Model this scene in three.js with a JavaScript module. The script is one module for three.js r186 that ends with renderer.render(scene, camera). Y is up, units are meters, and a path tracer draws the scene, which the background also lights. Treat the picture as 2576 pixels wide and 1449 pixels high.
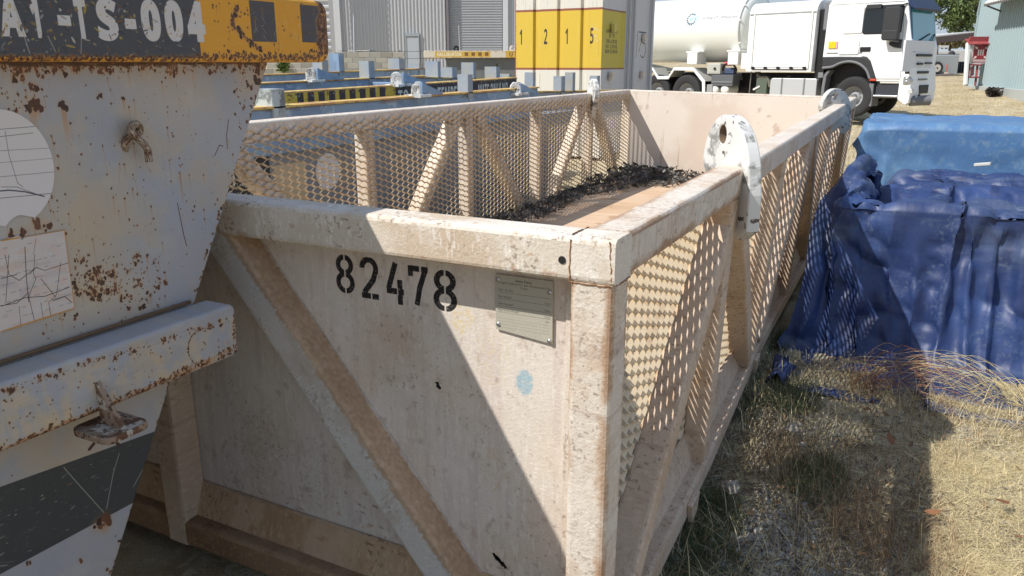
import * as THREE from 'three';
import { mergeGeometries } from 'three/addons/utils/BufferGeometryUtils.js';
import { RoundedBoxGeometry } from 'three/addons/geometries/RoundedBoxGeometry.js';

// ---------------------------------------------------------------- camera, sky, sun, exposure
const scene = new THREE.Scene();
const F = 1968, IW = 2576, IH = 1449;                       // focal length in pixels of the photograph
const camera = new THREE.PerspectiveCamera(2 * Math.atan(IH / 2 / F) * 180 / Math.PI, 16 / 9, 0.05, 900);
camera.position.set(0.562, 1.4832, 1.5577);
camera.rotation.set(-Math.atan((IH / 2 - 162) / F), 0.4809, -0.0013, 'YXZ');
camera.updateMatrixWorld();
const renderer = new THREE.WebGLRenderer({ antialias: true });
renderer.toneMapping = THREE.LinearToneMapping;
renderer.toneMappingExposure = 1.08;
renderer.shadowMap.enabled = true;
const SUN = new THREE.Vector3(-0.60, 1, 0.70).normalize();
const sun = new THREE.DirectionalLight(new THREE.Color(1, 0.955, 0.89), 4.8);
sun.position.copy(SUN).multiplyScalar(60); sun.castShadow = true;
sun.shadow.mapSize.set(4096, 4096); sun.shadow.radius = 1;
Object.assign(sun.shadow.camera, { left: -30, right: 30, top: 30, bottom: -30, near: 1, far: 160 });
scene.add(sun, sun.target);
{ // hazy clear sky: deeper blue overhead, pale near the horizon, a broad bright haze round the sun
  const w = 512, h = 256, d = new Float32Array(w * h * 4), v = new THREE.Vector3();
  for (let j = 0; j < h; j++) for (let i = 0; i < w; i++) {
    const lat = ((j + 0.5) / h - 0.5) * Math.PI, lon = ((i + 0.5) / w - 0.5) * 2 * Math.PI;
    v.set(Math.cos(lat) * Math.cos(lon), Math.sin(lat), Math.cos(lat) * Math.sin(lon));
    const e = Math.max(0, v.y), t = Math.pow(1 - e, 3.2), g = Math.pow(Math.max(0, v.dot(SUN)), 10);
    const k = 0.58, o = (j * w + i) * 4;
    d[o] = k * (0.44 + 0.44 * t + 0.9 * g); d[o + 1] = k * (0.62 + 0.38 * t + 0.84 * g); d[o + 2] = k * (0.95 + 0.17 * t + 0.72 * g); d[o + 3] = 1;
  }
  const sky = new THREE.DataTexture(d, w, h, THREE.RGBAFormat, THREE.FloatType);
  sky.mapping = THREE.EquirectangularReflectionMapping; sky.magFilter = sky.minFilter = THREE.LinearFilter; sky.needsUpdate = true;
  scene.background = sky; scene.environment = sky;
}

// ---------------------------------------------------------------- small tools
const V = (x, y, z) => new THREE.Vector3(x, y, z);
const CAM = camera.position.clone(), CROT = camera.quaternion.clone();
const ray = (px, py) => V((px - IW / 2) / F, -(py - IH / 2) / F, -1).applyQuaternion(CROT);
const onX = (px, py, x) => { const d = ray(px, py); return CAM.clone().addScaledVector(d, (x - CAM.x) / d.x); };   // a point measured in the photograph, on a plane of the place
const onY = (px, py, y) => { const d = ray(px, py); return CAM.clone().addScaledVector(d, (y - CAM.y) / d.y); };
const onZ = (px, py, z) => { const d = ray(px, py); return CAM.clone().addScaledVector(d, (z - CAM.z) / d.z); };
const far = (px, py, depth) => CAM.clone().addScaledVector(ray(px, py), depth);
function rng(seed) { let s = seed | 0; return () => { s = (s + 0x6d2b79f5) | 0; let t = Math.imul(s ^ (s >>> 15), 1 | s); t = (t + Math.imul(t ^ (t >>> 7), 61 | t)) ^ t; return ((t ^ (t >>> 14)) >>> 0) / 4294967296; }; }
const clamp = (v, a = 0, b = 1) => Math.min(b, Math.max(a, v)), mix = (a, b, t) => a + (b - a) * t;
const sstep = (a, b, v) => { const t = clamp((v - a) / (b - a)); return t * t * (3 - 2 * t); };
const used = {};
function numbered(n) { if (used[n] === undefined) { used[n] = 0; return n; } return n + '_' + String(++used[n]).padStart(3, '0'); }
function tag(o, label, category, group) { o.userData.label = label; if (category) o.userData.category = category; if (group) o.userData.group = group; return o; }
function thing(name, label, category, pos = [0, 0, 0], turn = 0, group) {
  const o = new THREE.Group(); o.name = numbered(name); o.position.set(...pos); o.rotation.y = turn; scene.add(o);
  return tag(o, label, category, group);
}
function mesh(name, geo, mat, parent) {
  if (Array.isArray(geo)) geo = join(geo);
  const m = new THREE.Mesh(geo, mat); m.name = parent ? name : numbered(name); m.castShadow = m.receiveShadow = true; (parent || scene).add(m); return m;
}
function structure(o) { o.userData.kind = 'structure'; return o; }
function stuff(o) { o.userData.kind = 'stuff'; return o; }
function clean(g) { if (g.index) g = g.toNonIndexed(); for (const k of Object.keys(g.attributes)) if (!['position', 'normal', 'uv'].includes(k)) g.deleteAttribute(k); if (!g.attributes.normal) g.computeVertexNormals(); if (!g.attributes.uv) boxUV(g); return g; }
function join(list) { return list.length === 1 ? list[0] : mergeGeometries(list.map(clean)); }
function boxUV(g) { // uv in metres, from the side that each face looks to
  if (g.index) g = g.toNonIndexed(); if (!g.attributes.normal) g.computeVertexNormals();
  const p = g.attributes.position, n = g.attributes.normal, uv = new Float32Array(p.count * 2);
  for (let i = 0; i < p.count; i++) {
    const ax = Math.abs(n.getX(i)), ay = Math.abs(n.getY(i)), az = Math.abs(n.getZ(i));
    if (ax >= ay && ax >= az) { uv[2 * i] = p.getZ(i); uv[2 * i + 1] = p.getY(i); }
    else if (ay >= az) { uv[2 * i] = p.getX(i); uv[2 * i + 1] = p.getZ(i); }
    else { uv[2 * i] = p.getX(i); uv[2 * i + 1] = p.getY(i); }
  }
  g.setAttribute('uv', new THREE.BufferAttribute(uv, 2)); return g;
}
function mapUV(g, f) { g = g.index ? g.toNonIndexed() : g; const p = g.attributes.position, uv = new Float32Array(p.count * 2); for (let i = 0; i < p.count; i++) { const r = f(p.getX(i), p.getY(i), p.getZ(i)); uv[2 * i] = r[0]; uv[2 * i + 1] = r[1]; } g.setAttribute('uv', new THREE.BufferAttribute(uv, 2)); return g; }
function deform(g, f) { if (g.index) g = g.toNonIndexed(); const p = g.attributes.position; for (let i = 0; i < p.count; i++) { const r = f(p.getX(i), p.getY(i), p.getZ(i)); p.setXYZ(i, r[0], r[1], r[2]); } g.computeVertexNormals(); return g; }
// a bar of chamfered rectangular section from p to q; uv: metres along it and round it
let barSeed = 0;
function bar(p, q, w, h, o = {}) {
  const { ch = 0.008, up = V(0, 1, 0), n = 1, r = 1 } = o, dir = q.clone().sub(p), len = dir.length(); dir.normalize();
  const side = dir.clone().cross(up).normalize(), u2 = side.clone().cross(dir).normalize();
  const a = w / 2, b = h / 2, sec = [];
  for (const [sx, sy, t0] of [[1, 1, 0], [-1, 1, 1], [-1, -1, 2], [1, -1, 3]]) for (let k = 0; k <= r; k++) {
    const an = (t0 + (r === 0 ? 0.5 : k / r)) * Math.PI / 2; sec.push([sx * (a - ch) + Math.cos(an) * ch, sy * (b - ch) + Math.sin(an) * ch]); if (r === 0) break;
  }
  const N = sec.length, pos = [], uv = [], u0 = o.v0 ? 0 : (barSeed++ * 0.377) % 3, per = [0];
  for (let i = 0; i < N; i++) { const c = sec[i], d = sec[(i + 1) % N]; per.push(per[i] + Math.hypot(c[0] - d[0], c[1] - d[1])); }
  const at = (i, t) => p.clone().addScaledVector(dir, len * t).addScaledVector(side, sec[i % N][0]).addScaledVector(u2, sec[i % N][1]);
  for (let s = 0; s < n; s++) for (let i = 0; i < N; i++) {
    const t0 = s / n, t1 = (s + 1) / n, A = at(i, t0), B = at(i + 1, t0), C = at(i + 1, t1), D = at(i, t1);
    for (const [P, ux, vy] of [[A, t0, i], [C, t1, i + 1], [B, t0, i + 1], [A, t0, i], [D, t1, i], [C, t1, i + 1]]) { pos.push(P.x, P.y, P.z); uv.push(u0 + ux * len, u0 * 0.7 + per[vy]); }
  }
  for (const t of [0, 1]) for (let i = 1; i < N - 1; i++) {
    const ids = t ? [0, i, i + 1] : [0, i + 1, i];
    for (const k of ids) { const P = at(k, t); pos.push(P.x, P.y, P.z); uv.push(u0 + sec[k][0], sec[k][1]); }
  }
  const g = new THREE.BufferGeometry(); g.setAttribute('position', new THREE.Float32BufferAttribute(pos, 3)); g.setAttribute('uv', new THREE.Float32BufferAttribute(uv, 2)); g.computeVertexNormals(); return g;
}
const box = (x, y, z, w, h, d, ch = 0.006) => bar(V(x - w / 2, y, z), V(x + w / 2, y, z), d, h, { ch: Math.min(ch, h / 2.2, d / 2.2) });   // centre and size
const rbox = (x, y, z, w, h, d, r) => boxUV(new RoundedBoxGeometry(w, h, d, 3, r).translate(x, y, z));
const cyl = (p, q, r0, r1 = r0, n = 16) => { const d = q.clone().sub(p), g = new THREE.CylinderGeometry(r1, r0, d.length(), n); g.applyQuaternion(new THREE.Quaternion().setFromUnitVectors(V(0, 1, 0), d.normalize())); const c = p.clone().add(q).multiplyScalar(0.5); return g.translate(c.x, c.y, c.z); };
const tube = (pts, r, n = 24, m = 7) => new THREE.TubeGeometry(new THREE.CatmullRomCurve3(pts), n, r, m);
function extr(pts, depth, o = {}) { // outline in x,y pushed along z, bevelled
  const { bevel = 0.006, holes = [], seg = 2, curve = 10 } = o, s = pts instanceof THREE.Shape ? pts : new THREE.Shape(pts.map((p) => new THREE.Vector2(p[0], p[1])));
  for (const h of holes) s.holes.push(h instanceof THREE.Path ? h : new THREE.Path(h.map((p) => new THREE.Vector2(p[0], p[1]))));
  return new THREE.ExtrudeGeometry(s, { depth: Math.max(1e-4, depth - 2 * bevel), bevelEnabled: bevel > 0, bevelThickness: bevel, bevelSize: bevel, bevelOffset: -bevel, bevelSegments: seg, curveSegments: curve, steps: 1 }).translate(0, 0, bevel);
}
function rrect(x0, y0, x1, y1, r) { const s = new THREE.Shape(); s.moveTo(x0 + r, y0); s.lineTo(x1 - r, y0); s.absarc(x1 - r, y0 + r, r, -Math.PI / 2, 0); s.lineTo(x1, y1 - r); s.absarc(x1 - r, y1 - r, r, 0, Math.PI / 2); s.lineTo(x0 + r, y1); s.absarc(x0 + r, y1 - r, r, Math.PI / 2, Math.PI); s.lineTo(x0, y0 + r); s.absarc(x0 + r, y0 + r, r, Math.PI, Math.PI * 1.5); return s; }
const ZX = new THREE.Matrix4().makeBasis(V(0, 0, -1), V(0, 1, 0), V(1, 0, 0));   // outline (x, y) and thickness z  ->  along -z, y and +x

// ---------------------------------------------------------------- noise and paint
function field(size, fx, fy, oct, seed) { // tiling value noise, spread to 0..1
  const out = new Float32Array(size * size); let amp = 1, tot = 0;
  for (let o = 0; o < oct; o++, amp *= 0.55) {
    const nx = fx << o, ny = fy << o; if (nx > size || ny > size) break;
    const r = rng(seed * 131 + o * 17), g = new Float32Array(nx * ny); for (let i = 0; i < g.length; i++) g[i] = r();
    tot += amp;
    const xi = new Int32Array(size), xj = new Int32Array(size), xf = new Float32Array(size);
    for (let x = 0; x < size; x++) { const v = x / size * nx, i = Math.floor(v), f = v - i; xi[x] = i % nx; xj[x] = (i + 1) % nx; xf[x] = f * f * (3 - 2 * f); }
    for (let y = 0; y < size; y++) {
      const v = y / size * ny, i = Math.floor(v), f0 = v - i, f = f0 * f0 * (3 - 2 * f0), a = (i % ny) * nx, b = ((i + 1) % ny) * nx;
      for (let x = 0; x < size; x++) { const t = xf[x], p = g[a + xi[x]], q = g[a + xj[x]], s = g[b + xi[x]], u = g[b + xj[x]]; out[y * size + x] += amp * ((p + (q - p) * t) * (1 - f) + (s + (u - s) * t) * f); }
    }
  }
  let lo = 1e9, hi = -1e9; for (const v of out) { if (v < lo) lo = v; if (v > hi) hi = v; }
  for (let i = 0; i < out.length; i++) out[i] = (out[i] - lo) / (hi - lo);
  return out;
}
// base colour, then layers { f: field, a, b: step, col, amt }, then grain; returns a canvas
function paintCanvas(size, base, layers, grain = 6, seed = 1) {
  const c = document.createElement('canvas'); c.width = c.height = size; const x = c.getContext('2d'), im = x.createImageData(size, size), d = im.data, r = rng(seed);
  for (let i = 0; i < size * size; i++) {
    let R = base[0], G = base[1], B = base[2];
    for (const l of layers) { const t = sstep(l.a, l.b, l.f[i]) * (l.amt ?? 1) * (l.f2 ? sstep(l.a2, l.b2, l.f2[i]) : 1); if (t > 0) { R += (l.col[0] - R) * t; G += (l.col[1] - G) * t; B += (l.col[2] - B) * t; } }
    const n = (r() - 0.5) * 2 * grain; d[4 * i] = clamp(R + n, 0, 255); d[4 * i + 1] = clamp(G + n, 0, 255); d[4 * i + 2] = clamp(B + n, 0, 255); d[4 * i + 3] = 255;
  }
  x.putImageData(im, 0, 0); return c;
}
function texture(c, metresU = 1, metresV = metresU, colour = true) {
  const t = new THREE.CanvasTexture(c); t.wrapS = t.wrapT = THREE.RepeatWrapping; t.repeat.set(1 / metresU, 1 / metresV); t.magFilter = THREE.LinearFilter; t.anisotropy = 8; if (colour) t.colorSpace = THREE.SRGBColorSpace; return t;
}
function grey(size, f) { const c = document.createElement('canvas'); c.width = c.height = size; const x = c.getContext('2d'), im = x.createImageData(size, size); for (let i = 0; i < size * size; i++) { const v = clamp(f[i]) * 255; im.data[4 * i] = im.data[4 * i + 1] = im.data[4 * i + 2] = v; im.data[4 * i + 3] = 255; } x.putImageData(im, 0, 0); return c; }
const std = (o) => new THREE.MeshStandardMaterial({ roughness: 0.75, metalness: 0, ...o });
const rgb = (r, g, b) => new THREE.Color().setRGB(r / 255, g / 255, b / 255, THREE.SRGBColorSpace);

// shared noise
const N1 = field(1024, 3, 3, 7, 11), N2 = field(1024, 6, 6, 6, 12), N3 = field(1024, 24, 24, 5, 13), NV = field(1024, 48, 3, 5, 14), NH = field(1024, 3, 48, 5, 15), N5 = field(1024, 90, 90, 3, 16), N6 = field(1024, 10, 10, 6, 17), N7 = field(1024, 150, 40, 2, 18);
const bumpFine = texture(grey(1024, N5.map((v, i) => 0.6 * v + 0.4 * N3[i])), 0.5, 0.5, false);
// ---------------------------------------------------------------- paints of the basket
const creamC = paintCanvas(1024, [210, 199, 185], [
  { f: N1, a: 0.45, b: 0.8, col: [194, 170, 146], amt: 0.4 }, { f: N6, a: 0.5, b: 0.85, col: [220, 211, 200], amt: 0.5 },
  { f: NV, a: 0.55, b: 0.9, col: [176, 158, 146], amt: 0.55 }, { f: N3, a: 0.62, b: 0.85, col: [228, 221, 210], amt: 0.4 },
  { f: N5, a: 0.62, b: 0.8, col: [134, 118, 106], amt: 0.55, f2: N2, a2: 0.35, b2: 0.7 }, { f: N7, a: 0.58, b: 0.8, col: [228, 220, 210], amt: 0.5 }, { f: N2, a: 0.74, b: 0.86, col: [176, 140, 108], amt: 0.22 }], 13, 3);
const sheetC = paintCanvas(1024, [215, 206, 195], [
  { f: NV, a: 0.42, b: 0.75, col: [201, 187, 180], amt: 0.55 }, { f: N1, a: 0.5, b: 0.8, col: [202, 184, 166], amt: 0.5 }, { f: N6, a: 0.55, b: 0.85, col: [221, 211, 203], amt: 0.7 },
  { f: N3, a: 0.68, b: 0.9, col: [168, 148, 136], amt: 0.5 }, { f: N5, a: 0.7, b: 0.86, col: [140, 122, 112], amt: 0.5, f2: N1, a2: 0.35, b2: 0.7 }, { f: N7, a: 0.6, b: 0.8, col: [228, 220, 212], amt: 0.5 }], 12, 4);
const railC = paintCanvas(1024, [207, 196, 180], [
  { f: N1, a: 0.4, b: 0.7, col: [184, 160, 134], amt: 0.55 }, { f: N2, a: 0.48, b: 0.72, col: [222, 215, 205], amt: 0.75 },
  { f: N7, a: 0.55, b: 0.75, col: [232, 227, 220], amt: 0.6, f2: N6, a2: 0.3, b2: 0.6 }, { f: N5, a: 0.6, b: 0.8, col: [120, 102, 86], amt: 0.6, f2: N6, a2: 0.4, b2: 0.75 },
  { f: N3, a: 0.74, b: 0.86, col: [150, 108, 76], amt: 0.3 }], 16, 5);
const dustC = paintCanvas(1024, [170, 146, 122], [{ f: N1, a: 0.4, b: 0.75, col: [148, 122, 98], amt: 0.7 }, { f: N5, a: 0.55, b: 0.8, col: [206, 176, 138], amt: 0.7 }, { f: N2, a: 0.6, b: 0.85, col: [204, 186, 160], amt: 0.5 }], 9, 6);
const floorC = paintCanvas(1024, [204, 176, 148], [{ f: N1, a: 0.35, b: 0.75, col: [188, 156, 124], amt: 0.8 }, { f: NH, a: 0.5, b: 0.8, col: [216, 186, 152], amt: 0.6 }, { f: N6, a: 0.66, b: 0.84, col: [160, 118, 84], amt: 0.5 }], 6, 7);
const whiteC = paintCanvas(512, [216, 216, 213], (() => { const a = field(512, 5, 5, 6, 31), b = field(512, 14, 14, 5, 32), c = field(512, 3, 3, 4, 33); return [{ f: a, a: 0.60, b: 0.68, col: [186, 186, 182], amt: 0.8 }, { f: b, a: 0.78, b: 0.81, col: [84, 76, 68], amt: 0.9, f2: c, a2: 0.42, b2: 0.6 }, { f: a, a: 0.70, b: 0.72, col: [120, 118, 114], amt: 0.7, f2: b, a2: 0.4, b2: 0.6 }]; })(), 5, 8);
// braces: brown dust lies on the upper face only, with a speckled edge
const braceC = (() => {
  const c = document.createElement('canvas'); c.width = 1024; c.height = 512; const x = c.getContext('2d');
  x.drawImage(railC, 0, 0, 1024, 512, 0, 0, 1024, 512); x.fillStyle = 'rgba(184,184,182,0.35)'; x.fillRect(0, 0, 1024, 512);
  const im = x.getImageData(0, 0, 1024, 512), d = im.data;
  for (let j = 0; j < 512; j++) for (let i = 0; i < 1024; i++) { // canvas rows from the top: v = 1 - j / 512
    const v = 1 - j / 512, k = j * 1024 + i, e = (N5[k] - 0.5) * 0.05 + (N2[k] - 0.5) * 0.07, t = sstep(0.235, 0.262, v + e) * (1 - sstep(0.47, 0.50, v + e * 0.6));
    for (let ch = 0; ch < 3; ch++) { const col = [170, 142, 114][ch] + (N1[k] - 0.5) * 50 + (N5[k] - 0.5) * 40; d[4 * k + ch] = mix(d[4 * k + ch], col, t * 0.92); }
  }
  x.putImageData(im, 0, 0); return c;
})();
const edgeC = (() => { // cream paint rusting along the four edges of a tube (perimeter 0.42 m)
  const c = document.createElement('canvas'); c.width = 1024; c.height = 512; const x = c.getContext('2d'); x.drawImage(creamC, 0, 0, 1024, 512, 0, 0, 1024, 512);
  const im = x.getImageData(0, 0, 1024, 512), d = im.data;
  for (let j = 0; j < 512; j++) for (let i = 0; i < 1024; i++) { const v = (1 - j / 512) * 4, e = Math.abs(v - Math.round(v)) / 4 * 0.42, k = j * 1024 + i, t = (1 - sstep(0.004, 0.022, e + (N6[k] - 0.5) * 0.03 + (N5[k] - 0.5) * 0.012)) * sstep(0.38, 0.6, N1[k] * 0.6 + N2[k] * 0.4); for (let q = 0; q < 3; q++) d[4 * k + q] = mix(d[4 * k + q], [146, 104, 70][q] + (N5[k] - 0.5) * 50, t * 0.6); }
  x.putImageData(im, 0, 0); return c;
})();
const M = {
  edge: std({ map: texture(edgeC, 0.9, 0.42), bumpMap: bumpFine, bumpScale: 0.0016, roughness: 0.8 }),
  cream: std({ map: texture(creamC, 0.9), bumpMap: bumpFine, bumpScale: 0.0012, roughness: 0.8 }),
  rose: std({ map: texture(creamC, 1.1), color: rgb(244, 230, 216), bumpMap: bumpFine, bumpScale: 0.001, roughness: 0.8 }),
  sheet: std({ map: texture(sheetC, 1.0), bumpMap: bumpFine, bumpScale: 0.001, roughness: 0.78 }),
  rail: std({ map: texture(railC, 0.95), bumpMap: bumpFine, bumpScale: 0.0016, roughness: 0.8 }),
  brace: std({ map: texture(braceC, 0.9, 0.42), bumpMap: bumpFine, bumpScale: 0.0016, roughness: 0.85 }),
  dust: std({ map: texture(dustC, 0.8), bumpMap: bumpFine, bumpScale: 0.002, roughness: 0.95 }),
  grime: std({ map: texture(dustC, 0.8), color: rgb(214, 200, 184), bumpMap: bumpFine, bumpScale: 0.003, roughness: 0.95 }),
  floor: std({ map: texture(floorC, 2.2), bumpMap: bumpFine, bumpScale: 0.001, roughness: 0.9 }),
  meshMetal: std({ map: texture(paintCanvas(512, [224, 206, 176], [{ f: field(512, 4, 4, 6, 21), a: 0.5, b: 0.8, col: [206, 182, 150], amt: 0.7 }, { f: field(512, 30, 30, 4, 22), a: 0.6, b: 0.8, col: [196, 170, 142], amt: 0.5 }], 8, 21), 0.5), roughness: 0.75 }),
  white: std({ map: texture(whiteC, 0.34), roughness: 0.55, bumpMap: texture(grey(512, field(512, 5, 5, 6, 31).map((v) => 1 - sstep(0.58, 0.66, v))), 0.34, 0.34, false), bumpScale: 0.0005 }),
  weld: std({ map: texture(dustC, 0.2), color: rgb(214, 186, 164), roughness: 0.9 }),
  black: std({ color: rgb(28, 28, 30), roughness: 0.6 }),
  rubber: std({ color: rgb(46, 46, 48), roughness: 0.85 }),
  darkSteel: std({ color: rgb(52, 53, 56), roughness: 0.6, metalness: 0.2 }),
  steel: std({ color: rgb(196, 198, 200), roughness: 0.28, metalness: 0.9 }),
};

// ---------------------------------------------------------------- the mesh sided basket in the foreground
const YT = 1.12, BL = 7.62, BW = 2.70, T = 0.105;
function warp(x, y, z) { // the real basket is bent: its left side stands a little higher, the far part of its right side leans in
  const k = clamp(-x / BW), t = sstep(0.2, 1.5, -z);
  return [x - 0.1 * Math.max(0, -z - 1.3) / 4.96 * (1 - k) - 0.03 * Math.min(-z, 2.7) * (1 - clamp(y / YT, -0.2)) * (1 - k), y + (0.075 * k + 0.03 * (1 - k) * clamp(-z / BL)) * t * clamp(y / YT), z];
}
const bent = (g) => deform(g, warp);
const basket = thing('mesh_sided_basket', 'long cream steel basket with expanded mesh sides, stencilled 82478 on its near end', 'cargo basket');
{
  const P = V, put = (n, g, m) => mesh(n, bent(Array.isArray(g) ? join(g) : g), m, basket), yr = YT - T / 2, h = T / 2;
  const Z = V(0, 0, 1), X = V(1, 0, 0), Yv = V(0, 1, 0);
  put('top_rail', bar(P(-BW, yr, -h), P(-T, yr, -h), T, T, { ch: 0.014, r: 3, n: 6 }), M.rail).userData.label = 'near top rail, speckled brown and white';
  put('top_rail', bar(P(-h, yr, -T), P(-h, yr, -1.27), T, T, { ch: 0.014, r: 3, n: 4, v0: true }), M.edge);
  put('top_rail', bar(P(-h, yr, -1.27), P(-h, yr, -6.35), T, T, { ch: 0.014, r: 3, n: 12 }), M.cream);
  put('top_rail', bar(P(-h, yr, -6.35), P(-h, yr, -BL), T, T, { ch: 0.014, r: 2, n: 3 }), M.cream);
  put('top_rail', bar(P(-BW + h, yr, -T), P(-BW + h, yr, -BL), T, T, { ch: 0.014, r: 3, n: 18 }), M.cream);
  put('top_rail', bar(P(-BW + T, yr, -BL + h), P(-T, yr, -BL + h), T, T, { ch: 0.014, r: 2, n: 4 }), M.cream);
  put('corner_block', bar(P(-T + 0.001, yr - 0.0005, -h), P(0.001, yr - 0.0005, -h), T + 0.002, T + 0.001, { ch: 0.016, r: 3 }), M.rail);
  for (const [x, z] of [[-h, -h], [-BW + h, -h], [-h, -BL + h], [-BW + h, -BL + h]]) put('corner_post', bar(P(x, YT - T, z), P(x, -0.1, z), T, T, { ch: 0.014, r: 3, up: Z, n: 4, v0: true }), M.edge);
  // weld beads round the corner block
  const bead = (a, b) => { const r = rng(Math.round(a.x * 999 + a.y * 77)), pts = []; for (let i = 0; i <= 14; i++) pts.push(a.clone().lerp(b, i / 14).add(P((r() - 0.5) * 0.003, (r() - 0.5) * 0.003, (r() - 0.5) * 0.002))); return tube(pts, 0.0019, 40, 5); };
  put('weld_bead', [bead(P(-T, YT - 0.01, 0.001), P(-T, YT - T, 0.001)), bead(P(-T, YT - T, 0.001), P(-0.008, YT - T, 0.001)), bead(P(0.001, YT - T, -0.008), P(0.001, YT - T, -T)), bead(P(-T, YT + 0.001, -0.01), P(-T, YT + 0.001, -T)), bead(P(-0.012, YT - 0.006, 0), P(-0.006, YT - 0.09, 0))], M.weld);
  // bottom rails with a sloping kick strip against the sheets
  const kick = (a, b, out) => { const i = a.clone().addScaledVector(out, -0.075).setY(0.035), j = b.clone().addScaledVector(out, -0.075).setY(0.035); return bar(i, j, 0.022, 0.135, { ch: 0.006, up: V(out.x * -0.35, 1, out.z * -0.35), n: 10 }); };
  put('bottom_rail', [bar(P(-BW + T, -0.055, -h), P(-T, -0.055, -h), T, 0.095, { ch: 0.012, r: 2, n: 6 })], M.grime);
  put('kick_strip', kick(P(-BW + T, 0, 0), P(-T, 0, 0), Z), std({ map: M.rail.map, color: rgb(226, 202, 176), bumpMap: bumpFine, bumpScale: 0.002, roughness: 0.85 }));
  put('bottom_rail', [bar(P(-h, -0.055, -T), P(-h, -0.055, -BL + T), T, 0.095, { ch: 0.012, r: 2, n: 18 }), kick(P(0, 0, -T), P(0, 0, -BL + T), X)], M.rose);
  put('bottom_rail', bar(P(-BW + h, -0.055, -T), P(-BW + h, -0.055, -BL + T), T, 0.095, { ch: 0.012, n: 12 }), M.rose);
  put('bottom_rail', bar(P(-BW + T, -0.055, -BL + h), P(-T, -0.055, -BL + h), T, 0.095, { ch: 0.012 }), M.rose);
  // uprights and diagonals of the truss sides: bottom nodes 0, -2.54, -5.08, -7.62, top nodes -1.27, -3.81, -6.35
  for (const [x, m] of [[-h, M.rose], [-BW + h, M.cream]]) {
    for (const z of [-1.26, -2.54, -3.81, -5.08, -6.35]) put('upright', bar(P(x, YT - T, z), P(x, -0.012, z), 0.092, 0.1, { ch: 0.01, r: 2, up: Z, n: 3 }), m);
    for (const [zt, zb] of [[-1.4, -0.24], [-1.38, -2.36], [-3.66, -2.72], [-3.95, -4.94], [-6.2, -5.24], [-6.5, -7.4]]) put('diagonal_brace', bar(P(x - 0.001, YT - T + 0.02, zt), P(x - 0.001, 0.0, zb), 0.098, 0.102, { ch: 0.012, r: 2, up: X, n: 4 }), m);
  }
  put('upright', bar(P(-1.55, YT - T, -h + 0.004), P(-1.55, -0.1, -h + 0.004), 0.1, 0.1, { ch: 0.012, r: 2, up: Z, n: 2 }), M.rose);
  barSeed = 0;
  put('diagonal_brace', bar(P(-1.235, 1.03, -h - 0.001), P(-0.385, 0.0, -h - 0.001), 0.112, 0.104, { ch: 0.014, r: 3, up: Z, n: 6 }), M.brace);
  put('diagonal_brace', bar(P(-1.72, 1.03, -h - 0.001), P(-2.4, 0.0, -h - 0.001), 0.112, 0.104, { ch: 0.014, r: 3, up: Z, n: 6 }), M.brace);

  // near end sheet, right half: its own canvas with the stencilled number and the marks
  const x0 = -1.55, x1 = -0.06, y0 = 0.07, y1 = 1.05, zs = -0.102, cw = 2048, chh = Math.round(2048 * (y1 - y0) / (x1 - x0)), ppm = cw / (x1 - x0);
  const c = document.createElement('canvas'); c.width = cw; c.height = chh; const g = c.getContext('2d');
  for (let i = 0; i < 2; i++) g.drawImage(sheetC, i * 1400, 0, 1400, 1500);
  const pt = (px, py) => { const p = onZ(px, py, zs); return [(p.x - x0) * ppm, (y1 - p.y) * ppm]; };
  const rr = rng(77);
  // grime, scratches, colour stains
  for (let i = 0; i < 60; i++) { const x = rr() * cw, y = rr() * chh, r = 40 + rr() * 170, gr = g.createRadialGradient(x, y, 0, x, y, r); const a = 0.02 + rr() * 0.06; const col = rr() < 0.5 ? '196,160,110' : rr() < 0.5 ? '150,130,122' : '226,216,206'; gr.addColorStop(0, `rgba(${col},${a + 0.05})`); gr.addColorStop(1, `rgba(${col},0)`); g.fillStyle = gr; g.fillRect(x - r, y - r, 2 * r, 2 * r); }
  for (let i = 0; i < 420; i++) { g.strokeStyle = `rgba(${rr() < 0.7 ? '110,90,82' : '236,228,220'},${0.1 + rr() * 0.25})`; g.lineWidth = 0.6 + rr() * 1.6; const x = rr() * cw, y = rr() * chh, l = 4 + rr() * 40, an = rr() < 0.7 ? 1.4 + rr() * 0.4 : rr() * 3; g.beginPath(); g.moveTo(x, y); g.lineTo(x + Math.cos(an) * l, y + Math.sin(an) * l); g.stroke(); }
  const blob = (px, py, r, n, col, a) => { const [x, y] = pt(px, py); for (let i = 0; i < n; i++) { const an = rr() * 6.28, d = Math.sqrt(rr()) * r; g.fillStyle = `rgba(${col},${a * rr()})`; g.beginPath(); g.arc(x + Math.cos(an) * d * 0.7, y + Math.sin(an) * d, 2 + rr() * 6, 0, 6.3); g.fill(); } };
  blob(1320, 962, 46, 420, '150,178,190', 0.30); blob(1165, 800, 60, 160, '214,186,120', 0.25); blob(1240, 900, 110, 260, '214,190,130', 0.16); blob(1330, 810, 60, 140, '160,170,180', 0.1);
  blob(800, 1190, 180, 700, '150,112,104', 0.12); blob(660, 1120, 180, 500, '120,96,92', 0.13); blob(1240, 1180, 90, 300, '196,160,110', 0.12);
  for (let i = 0; i < 90; i++) { const [x, y] = pt(640 + rr() * 330, 1230 + rr() * 160); g.fillStyle = `rgba(${rr() < 0.5 ? '96,70,56' : '170,130,90'},${0.15 + rr() * 0.3})`; g.beginPath(); g.ellipse(x, y, 3 + rr() * 14, 2 + rr() * 5, 0.2, 0, 6.3); g.fill(); }
  // stencil digits
  const dc = document.createElement('canvas'); dc.width = 120; dc.height = 200; const dg = dc.getContext('2d');
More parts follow.
